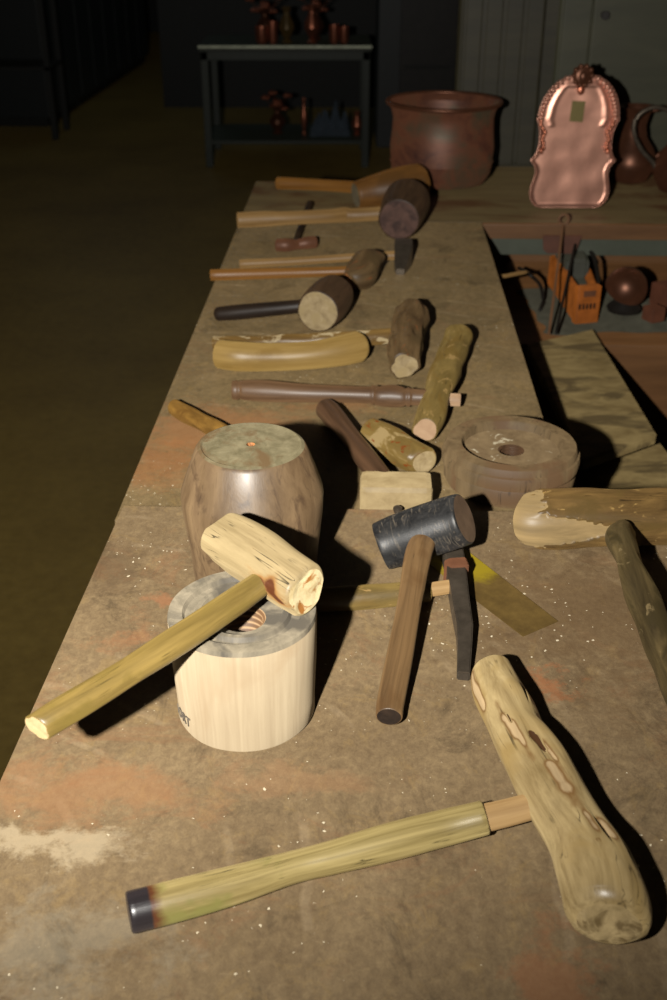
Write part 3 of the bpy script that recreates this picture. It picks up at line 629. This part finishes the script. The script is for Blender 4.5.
# rough log mallet + banana branch
mF = thing('mallet', 'mallet with rough brown log head and flaking handle behind carved branch', 'mallet', tuple(P(405, 335, ZR)))
link('head', loft_me(spec([(404, 365, 14.5), (405, 350, 17), (407, 332, 17), (410, 322, 18), (411, 316, 17.5)], ZR + .003), n=96, rings=110, amp=.005, freq=70, bev=.15, capamp=.003, captilt=(.15, .2)), [M['brownlog'], M['endgrain']], mF)
zf = ZR + .026
link('handle', loft_me(spec([(214, 343, 7, ZR + .014), (280, 342, 7.5, ZR + .02), (340, 339, 7.5, zf), (375, 337, 8, zf), (400, 335, 7, zf)]), n=28, rings=50, amp=.002, freq=50), [M['stripwood'], M['endgrain']], mF)
def knot(t_, a): return gauss(t_, a, .06, R(-140), .04, .5), -.003 * gauss(t_, a, .06, R(-140), .03, .4)
o = tag(link('carved_branch', loft_me(spec([(220, 354, 14.5), (238, 356, 15), (270, 356.5, 14), (310, 355, 14.5), (340, 351, 15.5), (358, 347, 15.5)], ZR), n=48, rings=60, amp=.002, freq=25, caps=('cut', 'dome'), mark=knot), [wood('pale_carved_branch', (142, 112, 58), (188, 156, 94), 4, 50, blotch=(160, 128, 70), bscale=20, rough=.42, mark=(92, 66, 36)), M['yellowwood']]), 'thick pale yellow bent branch lying beside the rough brown mallet', 'branch'); origin(o)

# black mallet with pale face
def barrel_pts(near, far, hwn, hwf, base=ZR, bulge=1.05):
    a = spec([near + (hwn,), far + (hwf,)], base); (p0, r0), (p1, r1_) = a
    return [(p0, r0), (p0.lerp(p1, .3), (r0 * .7 + r1_ * .3) * bulge), (p0.lerp(p1, .7), (r0 * .3 + r1_ * .7) * bulge), (p1, r1_)]
mG = thing('mallet', 'mallet with dark barrel head, pale round face and black handle', 'mallet', tuple(P(330, 325, ZR)))
link('head', loft_me(barrel_pts((318, 311), (334, 295), 21.5, 20.5), n=56, rings=30, amp=.002, freq=40, bev=.07), [M['barrel'], M['endgrain']], mG)
link('handle', loft_me(spec([(218, 314, 7, ZR + .014), (240, 312, 7.5, ZR + .02), (300, 306, 6.5, ZR + .036), (322, 303, 6, ZR + .038)]), n=24, rings=24, caps=('dome', 'cut')), M['blackbark'], mG)
# small log mallet with orange handle
mH = thing('mallet', 'mallet with long orange handle and small rough log head', 'mallet', tuple(P(360, 285, ZR)))
link('head', loft_me(spec([(351, 280, 11.5), (356, 276, 14.5), (364, 268, 16), (370, 262, 14.5)], ZR), n=56, rings=50, amp=.008, freq=45, bev=.12), [M['brownlog'], M['orangend']], mH)
link('handle', loft_me(spec([(211, 275, 5.5, ZR + .012), (250, 274, 5.5, ZR + .014), (320, 272, 4.8, ZR + .022), (352, 271, 5, ZR + .024)]), n=24, rings=24), M['orangehandle'], mH)
# cross-peen hammer
mI = thing('hammer', 'hammer with small steel wedge head and thin pale handle', 'hammer', tuple(P(403, 268, ZR)))
link('handle', loft_me(spec([(240, 264, 4.5, ZR + .01), (300, 261, 4, ZR + .014), (360, 257, 4, ZR + .020), (402, 255, 4.5, ZR + .024)]), n=20, rings=24), M['lighthandle'], mI)
link('head', bar_me([(403, 254), (403, 257), (403, 261), (403, 265), (402, 268), (401, 271), (400, 275)], [6.5, 8.5, 9, 9, 8, 6.5, 4], [.028, .040, .042, .042, .034, .022, .012], [ZR] * 7), M['steel'], mI)
# small iron hammer
mK = thing('hammer', 'small rusty iron hammer with short black handle pointing away', 'hammer', tuple(P(297, 247, ZR)))
link('head', loft_me(spec([(277, 245, 6.2), (287, 245, 6.5), (297, 244.5, 5), (306, 243, 6), (315, 242, 6)], ZR), n=24, rings=24, bev=.15), [M['collar'], M['steel']], mK)
link('handle', loft_me(spec([(296, 242, 3.4, ZR + .009), (303, 222, 3.4, ZR + .009), (310, 204, 3.6, ZR + .009)]), n=16, rings=12), M['blackbark'], mK)
# mallet with dark cone head
mL = thing('mallet', 'mallet with dark barrel head, purple-brown face and light turned handle', 'mallet', tuple(P(400, 235, ZR)))
link('head', loft_me(barrel_pts((399, 219), (407, 202), 21, 23.5, bulge=1.02), n=56, rings=30, amp=.0015, freq=30, bev=.08), [M['barrel'], M['purpleend']], mL)
link('handle', loft_me(spec([(238, 220, 7.5, ZR + .037), (262, 219, 7.8, ZR + .037), (290, 218, 6.8, ZR + .038), (330, 216, 6.8, ZR + .038), (344, 215, 7.6, ZR + .035), (356, 215, 6.8, ZR + .036), (390, 213, 7, ZR + .04)]), n=24, rings=50), M['lighthandle'], mL)
# farthest mallet
mM = thing('mallet', 'farthest mallet with smooth orange-brown log head next to the cauldron', 'mallet', tuple(P(395, 200, ZR)))
link('head', loft_me(spec([(357, 195, 13.5), (374, 191, 16), (396, 187, 19), (418, 184, 20)], ZR), n=48, rings=40, amp=.003, freq=20, bev=.12, caps=('cut', 'dome')), [M['orangelog'], M['greyend']], mM)
link('handle', loft_me(spec([(278, 183, 6, ZR + .02), (320, 185, 5.6, ZR + .025), (366, 188, 6, ZR + .035)]), n=20, rings=20), M['orangehandle'], mM)

# ------------------------------------------------------------------ copper ware on the counter
pc = P(444, 177, ZR); pc = Vector((PD(444, 104, 2.93).x, 2.93, ZR))
pot = thing('copper_cauldron', 'wide stained copper cauldron with rolled rim beside the farthest mallet', 'cauldron', tuple(pc))
PR = .144
prof = [(0, .012), (PR * .55, .004), (PR * .78, .012), (PR * .88, .032), (PR * .92, .06), (PR * .93, .064), (PR * .915, .066), (PR * .93, .10), (PR * .90, .14), (PR * .89, .17), (PR * .93, .192), (PR * 1.0, .204), (PR * 1.01, .208), (PR * .99, .210), (PR * .96, .206), (PR * .88, .19), (PR * .86, .14), (PR * .88, .08), (PR * .7, .02), (0, .016)]
link('body', lathe_me(prof, 96, pc, None, .001, 3), M['pot'], pot)
rim = []
bmr = bmesh.new()
for k in range(96):
    a = 2 * math.pi * k / 96
    rim.append([bmr.verts.new(pc + Vector(((PR * 1.0 + .005 * math.cos(b_)) * math.cos(a), (PR * 1.0 + .005 * math.cos(b_)) * math.sin(a), .207 + .005 * math.sin(b_)))) for b_ in [2 * math.pi * j / 8 for j in range(8)]])
for k in range(96):
    for j in range(8): f_ = bmr.faces.new((rim[k][j], rim[(k + 1) % 96][j], rim[(k + 1) % 96][(j + 1) % 8], rim[k][(j + 1) % 8])); f_.smooth = True
me = bpy.data.meshes.new('rim'); bmesh.ops.recalc_face_normals(bmr, faces=bmr.faces); bmr.to_mesh(me); bmr.free()
link('rim', me, M['copperdark'], pot)

# tray standing upright
tb = P(568, 209, ZR); sc = dep(tb) / FPX / 3.994 * .95
tray = thing('copper_tray', 'bright shaped copper tray standing upright with yellow tag', 'tray', tuple(tb))
tray.rotation_euler = (R(-4), 0, 0)
hwp = [(632, 112), (622, 140), (600, 158), (570, 166), (540, 163), (510, 155), (480, 150), (455, 158), (440, 172), (432, 176), (422, 164), (400, 154), (360, 148), (320, 150), (285, 160), (268, 168), (258, 165), (220, 160), (180, 146), (150, 128), (125, 104), (108, 76), (96, 44), (90, 14), (88, 2)]
def hwy(y):
    for (ya, ha), (yb, hb) in zip(hwp, hwp[1:]):
        if yb <= y <= ya: return ha + (hb - ha) * (ya - y) / (ya - yb)
    return hwp[-1][1]
bmt = bmesh.new(); rows = []
NR, NCc = 110, 44
for i in range(NR + 1):
    y = 632 - (632 - 88) * i / NR; h = hwy(y); cx = (293 + (305 - 285) * (1 - (y - 88) / 544)) - 299
    row = []
    for j in range(NCc + 1):
        s = math.sin((j / NCc - .5) * math.pi); x = cx + s * h
        e = min((1 - abs(s)) * h, (632 - y) * 1.0) ; e = min(e, (y - 88) + 6) * sc
        rel = .007 * (1 - min(1, e / .010)) ** 1.5 + (.0025 * math.exp(-((e - .030) / .004) ** 2) if y < 300 else 0)
        rel += .0015 * noise.noise(Vector((x * .012, y * .012, 3)))
        row.append(bmt.verts.new((x * sc, -rel, (632 - y) * sc * .97 + .004)))
    rows.append(row)
for i in range(NR):
    for j in range(NCc): f_ = bmt.faces.new((rows[i][j], rows[i][j + 1], rows[i + 1][j + 1], rows[i + 1][j])); f_.smooth = True
me = bpy.data.meshes.new('tray'); bmt.to_mesh(me); bmt.free()
o = link('plate', me, M['copperbright'], tray, world=False); md = o.modifiers.new('s', 'SOLIDIFY'); md.thickness = .0025; md.offset = 0
def tz(y): return (632 - y) * sc * .97 + .004
def ell(c, ax, rot=0, n=14):
    bm = bmesh.new(); bmesh.ops.create_uvsphere(bm, u_segments=n, v_segments=n // 2 + 2, radius=1)
    for f_ in bm.faces: f_.smooth = True
    me = bpy.data.meshes.new('e'); bm.to_mesh(me); bm.free()
    me.transform(Matrix.Translation(Vector(c)) @ Matrix.Rotation(rot, 4, 'Y') @ Matrix.Diagonal((ax[0], ax[1], ax[2], 1))); return me
for sgn in (-1, 1):
    ms = []
    for k in range(11):
        y = 108 + k * 15.5; h = hwy(y) - 16; cx = 10 - 6 * (y - 88) / 200
        ms.append(ell(((cx + sgn * h) * sc, -.012, tz(y)), (.0085, .006, .0045), sgn * R(-38)))
    link('gadroon_border', join_me(ms), M['copperbright'], tray, 'row of slanting embossed beads along the upper edge', world=False)
    ms = []
    for k in range(9):
        y = 276 + k * 15; h = hwy(y) - 18 + 5 * math.sin(k * 1.6)
        ms.append(ell(((2 + sgn * h) * sc, -.010, tz(y)), (.0045, .004, .008), sgn * R(20 * math.sin(k))))
    link('leaf_scroll', join_me(ms), M['copper'], tray, 'embossed leaf scroll down the side', world=False)
ms = [ell((8 * sc, -.010, tz(98)), (.024, .009, .024)), ell((8 * sc, -.018, tz(100)), (.010, .007, .013))]
for k in range(10):
    a = 2 * math.pi * k / 10; ms.append(ell((8 * sc + .021 * math.cos(a), -.014, tz(98) + .021 * math.sin(a)), (.006, .006, .006)))
link('crest', join_me(ms), M['copperdark'], tray, 'dark round embossed crest', world=False)
link('pendant', join_me([ell((6 * sc, -.010, tz(152)), (.009, .005, .012)), ell((6 * sc, -.010, tz(136)), (.012, .005, .006))]), M['copper'], tray, world=False)
tg = box_me((-.0155, -.0012, -.023), (.031, .0012, .046), .0003); tg.transform(Matrix.Translation((2 * sc, -.003, tz(238))) @ Matrix.Rotation(R(3), 4, 'Y'))
link('paper_tag', tg, M['paper'], tray, world=False)
tray.location.z += 0.0

# jugs
def jug(px, py, scale, label, m, mh, hdir, body=1.0):
    b0 = P(px, py, ZR)
    g = thing('copper_jug', label, 'jug', tuple(b0))
    s = scale
    prof = [(0, .004), (.035 * s, 0), (.05 * s, .006 * s), (.068 * s, .04 * s), (.07 * s, .06 * s), (.058 * s, .09 * s), (.036 * s, .12 * s), (.030 * s, .15 * s), (.036 * s, .18 * s), (.048 * s, .2 * s), (.045 * s, .2 * s), (.033 * s, .18 * s), (.027 * s, .15 * s), (.033 * s, .12 * s), (.054 * s, .09 * s), (.06 * s, .04 * s), (0, .012 * s)]
    link('body', lathe_me(prof, 56, b0), m, g)
    hp = [b0 + Vector((hdir * x * s, 0, z * s)) for x, z in ((.045, .188), (.09, .197), (.125, .175), (.128, .14), (.105, .10), (.075, .072), (.062, .052))]
    link('handle', sweep(hp, .0055 * s, 12, 40), mh, g)
    return g
jug(628, 181, .95, 'round-bellied dark copper jug just right of the copper tray', M['copperdark'], M['copperdark'], 1)
jug(679, 192, 1.05, 'dark copper jug at right frame edge with long looping handle', M['copperdark'], M['steel'], -1)

# ------------------------------------------------------------------ things in the gap
# orange tool
Z0 = .6655
fl_, fr_, bl_, br_ = P(574, 324, Z0), P(597, 322, Z0), P(547, 284, Z0), P(583, 281, Z0)
tool = thing('orange_toolbox', 'orange and grey power tool case standing on the low ledge', 'tool case', tuple((fl_ + fr_) / 2))
def lp(a_, b_, t_): return tuple(a_.lerp(b_, t_))[:2]
sideL = prism_me([lp(fl_, bl_, .03), lp(fl_, bl_, 1), lp(bl_, br_, .22), lp(fl_.lerp(fr_, .25), bl_.lerp(br_, .22), .03)], Z0, Z0 + .072, .003)
link('side_shell', sideL, M['orange'], tool)
link('side_shell', prism_me([lp(fr_, br_, .03), lp(fr_, br_, 1), lp(br_, bl_, .2), lp(fr_.lerp(fl_, .2), br_.lerp(bl_, .2), .03)], Z0, Z0 + .066, .003), M['orange'], tool)
link('core', prism_me([lp(fl_.lerp(fr_, .26), bl_.lerp(br_, .23), .05), lp(bl_, br_, .23), lp(bl_, br_, .79), lp(fr_.lerp(fl_, .21), br_.lerp(bl_, .21), .05)], Z0, Z0 + .052, .002), M['greyplastic'], tool, 'grey inner trough')
link('motor_hump', prism_me([lp(bl_.lerp(fl_, .05), br_.lerp(fr_, .05), .1), lp(bl_.lerp(fl_, .05), br_.lerp(fr_, .05), .9), lp(bl_.lerp(fl_, .55), br_.lerp(fr_, .5), .85), lp(bl_.lerp(fl_, .45), br_.lerp(fr_, .45), .15)], Z0 + .05, Z0 + .098, .008), M['greyplastic'], tool, 'grey motor housing')
fdir = (fr_ - fl_).normalized(); fn = Vector((fdir.y, -fdir.x, 0))
FM = Matrix.Translation((fl_ + fr_) / 2) @ Matrix(((fdir.x, -fn.x, 0, 0), (fdir.y, -fn.y, 0, 0), (0, 0, 1, 0), (0, 0, 0, 1)))
fw = (fr_ - fl_).length
fr = link('front_panel', box_me((-fw / 2, -.004, 0), (fw, .02, .084), .003, FM), M['orange'], tool)
def sub(name, me, m, par):
    me.transform(Matrix.Translation(tool.location).inverted()); o_ = bpy.data.objects.new(name, me); C.objects.link(o_); me.materials.append(m); o_.parent = par; return o_
sub('vent_grille', join_me([box_me((-fw / 2 + .005 + k * .0085, -.0065, .034), (.004, .003, .012), .0005, FM) for k in range(5)]), M['blackmetal'], fr)
sub('face_plate', box_me((-.014, -.0055, .062), (.028, .002, .013), .0005, FM), M['collar'], fr)
link('strap', sweep([br_.lerp(bl_, .15) + Vector((0, 0, .10)), br_.lerp(fr_, .35) + Vector((.004, 0, .09)), br_.lerp(fr_, .62) + Vector((.010, 0, .055)), br_.lerp(fr_, .7) + Vector((.008, 0, .01))], .005, 10, 30), M['blackmetal'], tool)
# rag
def cloth_me(cx, cy, wx, wy, z, hgt_, seed, n=46, flatx=None):
    bm = bmesh.new(); g = []
    for i in range(n + 1):
        r_ = []
        for j in range(n + 1):
            u_, v_ = i / n * 2 - 1, j / n * 2 - 1
            k_ = 1 + .18 * noise.noise(Vector((u_ * 2, v_ * 2, seed)))
            x, y = u_ * wx * k_, v_ * wy * k_
            e = max(0, 1 - max(abs(u_), abs(v_)) ** 4)
            zz_ = hgt_ * e * (.35 + abs(noise.noise(Vector((x * 14, y * 14, seed)))) * 1.2 + .25 * noise.noise(Vector((x * 40, y * 40, seed))))
            if flatx is not None: zz_ = min(.003, zz_) + max(0, zz_ - .003) * max(0, min(1, (cx + x - flatx) / .03))
            r_.append(bm.verts.new((cx + x, cy + y, z + max(.0005, zz_))))
        g.append(r_)
    for i in range(n):
        for j in range(n): f_ = bm.faces.new((g[i][j], g[i + 1][j], g[i + 1][j + 1], g[i][j + 1])); f_.smooth = True
    me = bpy.data.meshes.new('cloth'); bm.to_mesh(me); bm.free(); return me
rc = P(628, 310, .66)
o = tag(link('rag', cloth_me(rc.x, rc.y, .22, .15, .6605, .034, 4, 60, P(600, 322, .66).x), M['cloth']), 'crumpled grey rag spread under the copper lamp and tool case', 'rag'); origin(o)
o.modifiers.new('s', 'SOLIDIFY').thickness = .001
# dome lamp
lc = P(624, 306, .70); lc.z = .69
lamp = thing('dome_lamp', 'round copper dome tilted on a dark base beside the orange case', 'lamp', tuple(lc))
base = lathe_me([(0, 0), (.035, 0), (.038, .008), (.026, .02), (.016, .032), (0, .034)], 32, lc); link('base', base, M['blackmetal'], lamp)
dm = lathe_me([(.046, 0), (.047, .004), (.044, .02), (.034, .038), (.018, .048), (0, .051), (0, .048), (.017, .045), (.032, .035), (.042, .018), (.044, 0), (.046, 0)], 48)
dm.transform(Matrix.Translation(lc + Vector((0, .01, .044))) @ Matrix.Rotation(R(28), 4, 'X') @ Matrix.Rotation(R(12), 4, 'Y')); link('shade', dm, M['copperdark'], lamp)
# red brown blocks and a grey bottle like tool
for i, (x, y, s_, lb) in enumerate([(653, 318, .035, 'small red-brown wooden block on the rag right of copper lamp'), (668, 305, .06, 'larger red-brown wooden block at right frame edge on ledge')]):
    q = P(x, y, .69); o = tag(link('wood_block', box_me((-s_ / 2, -s_ / 2, 0), (s_, s_, s_ * .9), .003, Matrix.Translation((q.x, q.y, .685)) @ Matrix.Rotation(R(25), 4, 'Z')), M['redwood']), lb, 'block'); origin(o)
# rods
def hook_rod(name, label, p0, p1, r, m, ring=False):
    if ring:
        root = thing(name, label, 'rod', tuple(p1)); link('shaft', sweep([p0, p1], r, 10, 8), m, root)
        c0 = p0 + Vector((0, 0, .012)); link('ring', sweep([c0 + Vector((.011 * math.cos(a), 0, .011 * math.sin(a))) for a in [R(-90 + 30 * k) for k in range(13)]], .0028, 8, 40), m, root)
    else: o = tag(link(name, sweep([p0, p1], r, 10, 8), m), label, 'rod'); origin(o)
pa = B(toB(PD(559, 228, cu))[0], cu - .035, ZR + .005)
hook_rod('hook_rod', 'rusty thin rod with ring eye leaning on the counter rail', pa, P(549, 333, .683), .0028, M['rustrod'], True)
hook_rod('iron_rod', 'thin black iron rod leaning beside the ringed rod', B(toB(PD(571, 240, cu))[0], cu - .04, ZR - .04), P(556, 333, .683), .0032, M['blackmetal'])
hook_rod('short_peg', 'short pale peg sticking out of the bench side in the gap', P(500, 277, .80), P(526, 272, .78), .004, M['lighthandle'])
cb = [P(x, y, z) for x, y, z in ((519, 268, .72), (530, 275, .76), (540, 285, .72), (543, 300, .68), (540, 310, .669))]
o = tag(link('cable', sweep(cb, .004, 10, 40), M['blackmetal']), 'black bent cable left of the orange case in the gap', 'cable'); origin(o)

# ------------------------------------------------------------------ steel table and copper ware far behind
TD = 7.0
tl = P(212, 168, 0); tzp = .70
x0 = PD(198, 50, TD).x; x1 = PD(372, 46, TD).x
tbl = thing('steel_table', 'grey steel table with lower shelf in the dark background', 'table', ((x0 + x1) / 2, TD, 0))
link('table_top', box_me((x0, TD, tzp - .025), (x1 - x0, .6, .03), .004), plain('scuffed_steel_top', (52, 54, 44), .5, .2), tbl)
link('edge_highlight', box_me((x0, TD - .006, tzp - .006), (x1 - x0, .006, .014), .001), plain('painted_edge_highlight', (190, 194, 170), .4, .2), tbl, 'pale strip painted as the front edge highlight')  # pale strip added to paint a highlight along the table's front edge
link('apron', box_me((x0 + .01, TD + .005, tzp - .075), (x1 - x0 - .02, .02, .05), .003), M['steelframe'], tbl)
for lx in (x0 + .01, x1 - .055):
    for ly in (TD + .005, TD + .555): link('leg', box_me((lx, ly, 0), (.045, .04, tzp - .025), .004), M['steelframe'], tbl)
link('lower_shelf', box_me((x0 + .01, TD + .01, .14), (x1 - x0 - .02, .58, .02), .003), M['steelframe'], tbl)
def vase_prof(h, r): return [(0, 0), (r * .6, 0), (r * .7, h * .03), (r * .35, h * .12), (r, h * .4), (r * .95, h * .55), (r * .4, h * .78), (r * .38, h * .86), (r * .65, h), (r * .6, h), (r * .3, h * .86), (r * .3, h * .78), (0, h * .7)]
def cup_prof(h, r): return [(0, 0), (r * .7, 0), (r * .9, h * .2), (r, h), (r * .93, h), (r * .8, h * .2), (0, h * .1)]
ware = [(262, 45, .09, .04, 'c', 'small round copper cup at left on the steel table'), (273, 45, .12, .03, 'c', 'narrow copper beaker beside the round cup on the steel table'),
        (287, 42, .20, .045, 'v', 'tall brass-coloured vase in the middle of the steel table'), (312, 41, .21, .045, 'v', 'tall copper vase right of the brass-coloured vase'),
        (334, 41, .10, .03, 'c', 'small copper cup right of the tall vases'), (344, 40, .09, .03, 'c', 'small copper cup nearest the right end of the steel table')]
for i, (x, y, h, r_, kd, lb) in enumerate(ware):
    q = PD(x, y, TD + .15); q.z = tzp + .0055
    o = tag(link('copper_vase' if kd == 'v' else 'copper_cup', lathe_me(vase_prof(h, r_) if kd == 'v' else cup_prof(h, r_), 32, q), M['copper'] if i != 2 else M['brass']), lb, 'vase' if kd == 'v' else 'cup'); origin(o)
def rose(px, D, z, label, stemh, n=7, sp=.07):
    q = PD(px, 60, D); q.z = z
    root = thing('copper_flowers', label, 'ornament', tuple(q))
    link('vase', lathe_me(vase_prof(stemh, .05), 32, q), M['copperdark'], root)
    for k in range(n):
        a = k * 2.4; rr2 = sp * math.sqrt(k / n)
        c_ = q + Vector((rr2 * math.cos(a) * 1.6, rr2 * math.sin(a), stemh + .03 + .05 * math.sin(k * 1.7)))
        ms = [ell(c_ + Vector((.016 * math.cos(j * 1.26), .016 * math.sin(j * 1.26), .004)), (.016, .016, .01), j) for j in range(5)]
        link('blossom', join_me(ms), M['copper'], root)
        link('stem', sweep([q + Vector((0, 0, stemh * .8)), c_], .003, 6, 6), M['copperdark'], root)
rose(266, TD + .32, tzp + .0055, 'copper flowers in vase at left on the steel table top', .17, 9, .085)
rose(316, TD + .32, tzp + .0055, 'copper flowers in vase at right on the steel table top', .18, 9, .085)
rose(276, TD + .25, .1605, 'copper flowers in vase on the lower shelf of the steel table', .16, 7, .06)
for (x, h, r_, m_, lb, nm) in [(304, .22, .02, 'copper', 'slim copper bottle on the lower shelf', 'copper_bottle'), (357, .14, .035, 'copper', 'copper goblet at right end of the lower shelf', 'copper_goblet')]:
    q = PD(x, 120, TD + .2); q.z = .1605
    o = tag(link(nm, lathe_me(vase_prof(h, r_), 28, q), M[m_]), lb, nm.split('_')[1]); origin(o)
q = PD(330, 118, TD + .25); q.z = .1605
o = tag(link('cloth_bundle', cloth_me(q.x, q.y, .12, .1, .1605, .16, 9, 30), plain('blue_grey_cloth', (70, 80, 90), .9)), 'blue grey cloth bundle on the lower shelf of the steel table', 'cloth'); origin(o)

# things beyond: dark cupboard right of the table
sx0 = PD(378, 60, 7.6).x; sx1 = PD(470, 60, 7.6).x
ck = thing('dark_cupboard', 'dark cupboard behind the copper cauldron with black recessed door', 'cupboard', ((sx0 + sx1) / 2, 7.9, 0))
link('carcass', box_me((sx0, 7.62, 0), (sx1 - sx0, .5, 1.9), .005), M['cabblue'], ck)
dr = link('door', box_me((PD(400, 60, 7.6).x, 7.6, .1), (PD(456, 60, 7.6).x - PD(400, 60, 7.6).x, .02, 1.0), .004), M['blackmetal'], ck)
link('slat', box_me((PD(404, 60, 7.6).x, 7.592, .5), (.3, .01, .02), .002), M['dark'], dr)

# cabinets along the left of the aisle
la, lb_ = P(55, 127, 0), P(150, 62, 0)
print('GEO aisle', la, lb_)
adir = (lb_ - la).normalized(); aper = Vector((adir.y, -adir.x, 0)); aang = math.atan2(adir.y, adir.x)
AF = Matrix.Translation(la) @ Matrix.Rotation(aang, 4, 'Z')
LL = (lb_ - la).length
NCAB = 4; cw = LL / NCAB
labs = ['nearest of the dark steel cabinets along the left aisle', 'second nearest dark steel cabinet along the left aisle', 'third dark steel cabinet along the left aisle', 'farthest of the dark steel cabinets along the left aisle']
for k in range(NCAB):
    root = thing('steel_cabinet', labs[k], 'cabinet', tuple(AF @ Vector((cw * (k + .5), .3, 0))), 'steel cabinets along the aisle')
    link('body', box_me((cw * k + .005, .03, .06), (cw - .01, .55, 1.75), .006, AF), M['cabblue'], root)
    link('plinth', box_me((cw * k + .01, .05, 0), (cw - .02, .5, .06), .003, AF), M['dark'], root)
    for j in range(2):
        d_ = link('door', box_me((cw * (k + .5 * j) + .012, .008, .09), (cw / 2 - .02, .022, 1.68), .004, AF), M['cabblue'], root)
        link('handle', box_me((cw * (k + .5 * j) + (.88 if j == 0 else .08) * cw / 2, -.012, 1.0), (.02, .02, .14), .003, AF), M['steel'], d_)
# rack at the far left
rk = P(22, 140, 0)
rack = thing('storage_rack', 'dark open rack of pots at the far left', 'rack', (rk.x, rk.y, 0))
link('shelf', box_me((rk.x - .5, rk.y, .45), (.75, .4, .025), .003), M['dark'], rack)
link('shelf', box_me((rk.x - .5, rk.y, .95), (.75, .4, .025), .003), M['dark'], rack)
for lx in (-.5, .21):
    for ly in (0, .36): link('post', box_me((rk.x + lx, rk.y + ly, 0), (.04, .04, 1.6), .003), M['dark'], rack)
for k, (dx, h, r_, lb) in enumerate([(-.02, .26, .06, 'grey vase on the upper shelf of the left rack'), (-.28, .2, .07, 'squat pot left of the grey vase on the left rack')]):
    q = Vector((rk.x + dx, rk.y + .2, .9755)); o = tag(link('vase', lathe_me(vase_prof(h, r_), 32, q), M['steel']), lb, 'vase'); origin(o)
for o in C.objects:                      # repeats share a group
    g = {'mallet': 'mallets laid out on the bench', 'hammer': 'iron hammers laid out on the bench', 'wooden block': 'turned blocks on the front board', 'plank': 'planks in the gap beside the bench',
         'jug': 'copper jugs on the side counter', 'cup': 'copper cups on the steel table', 'ornament': 'copper flowers in vases', 'block': 'red-brown blocks on the rag', 'rod': 'rods leaning in the gap'}.get(o.get('category'))
    if g and not o.get('group'): o['group'] = g
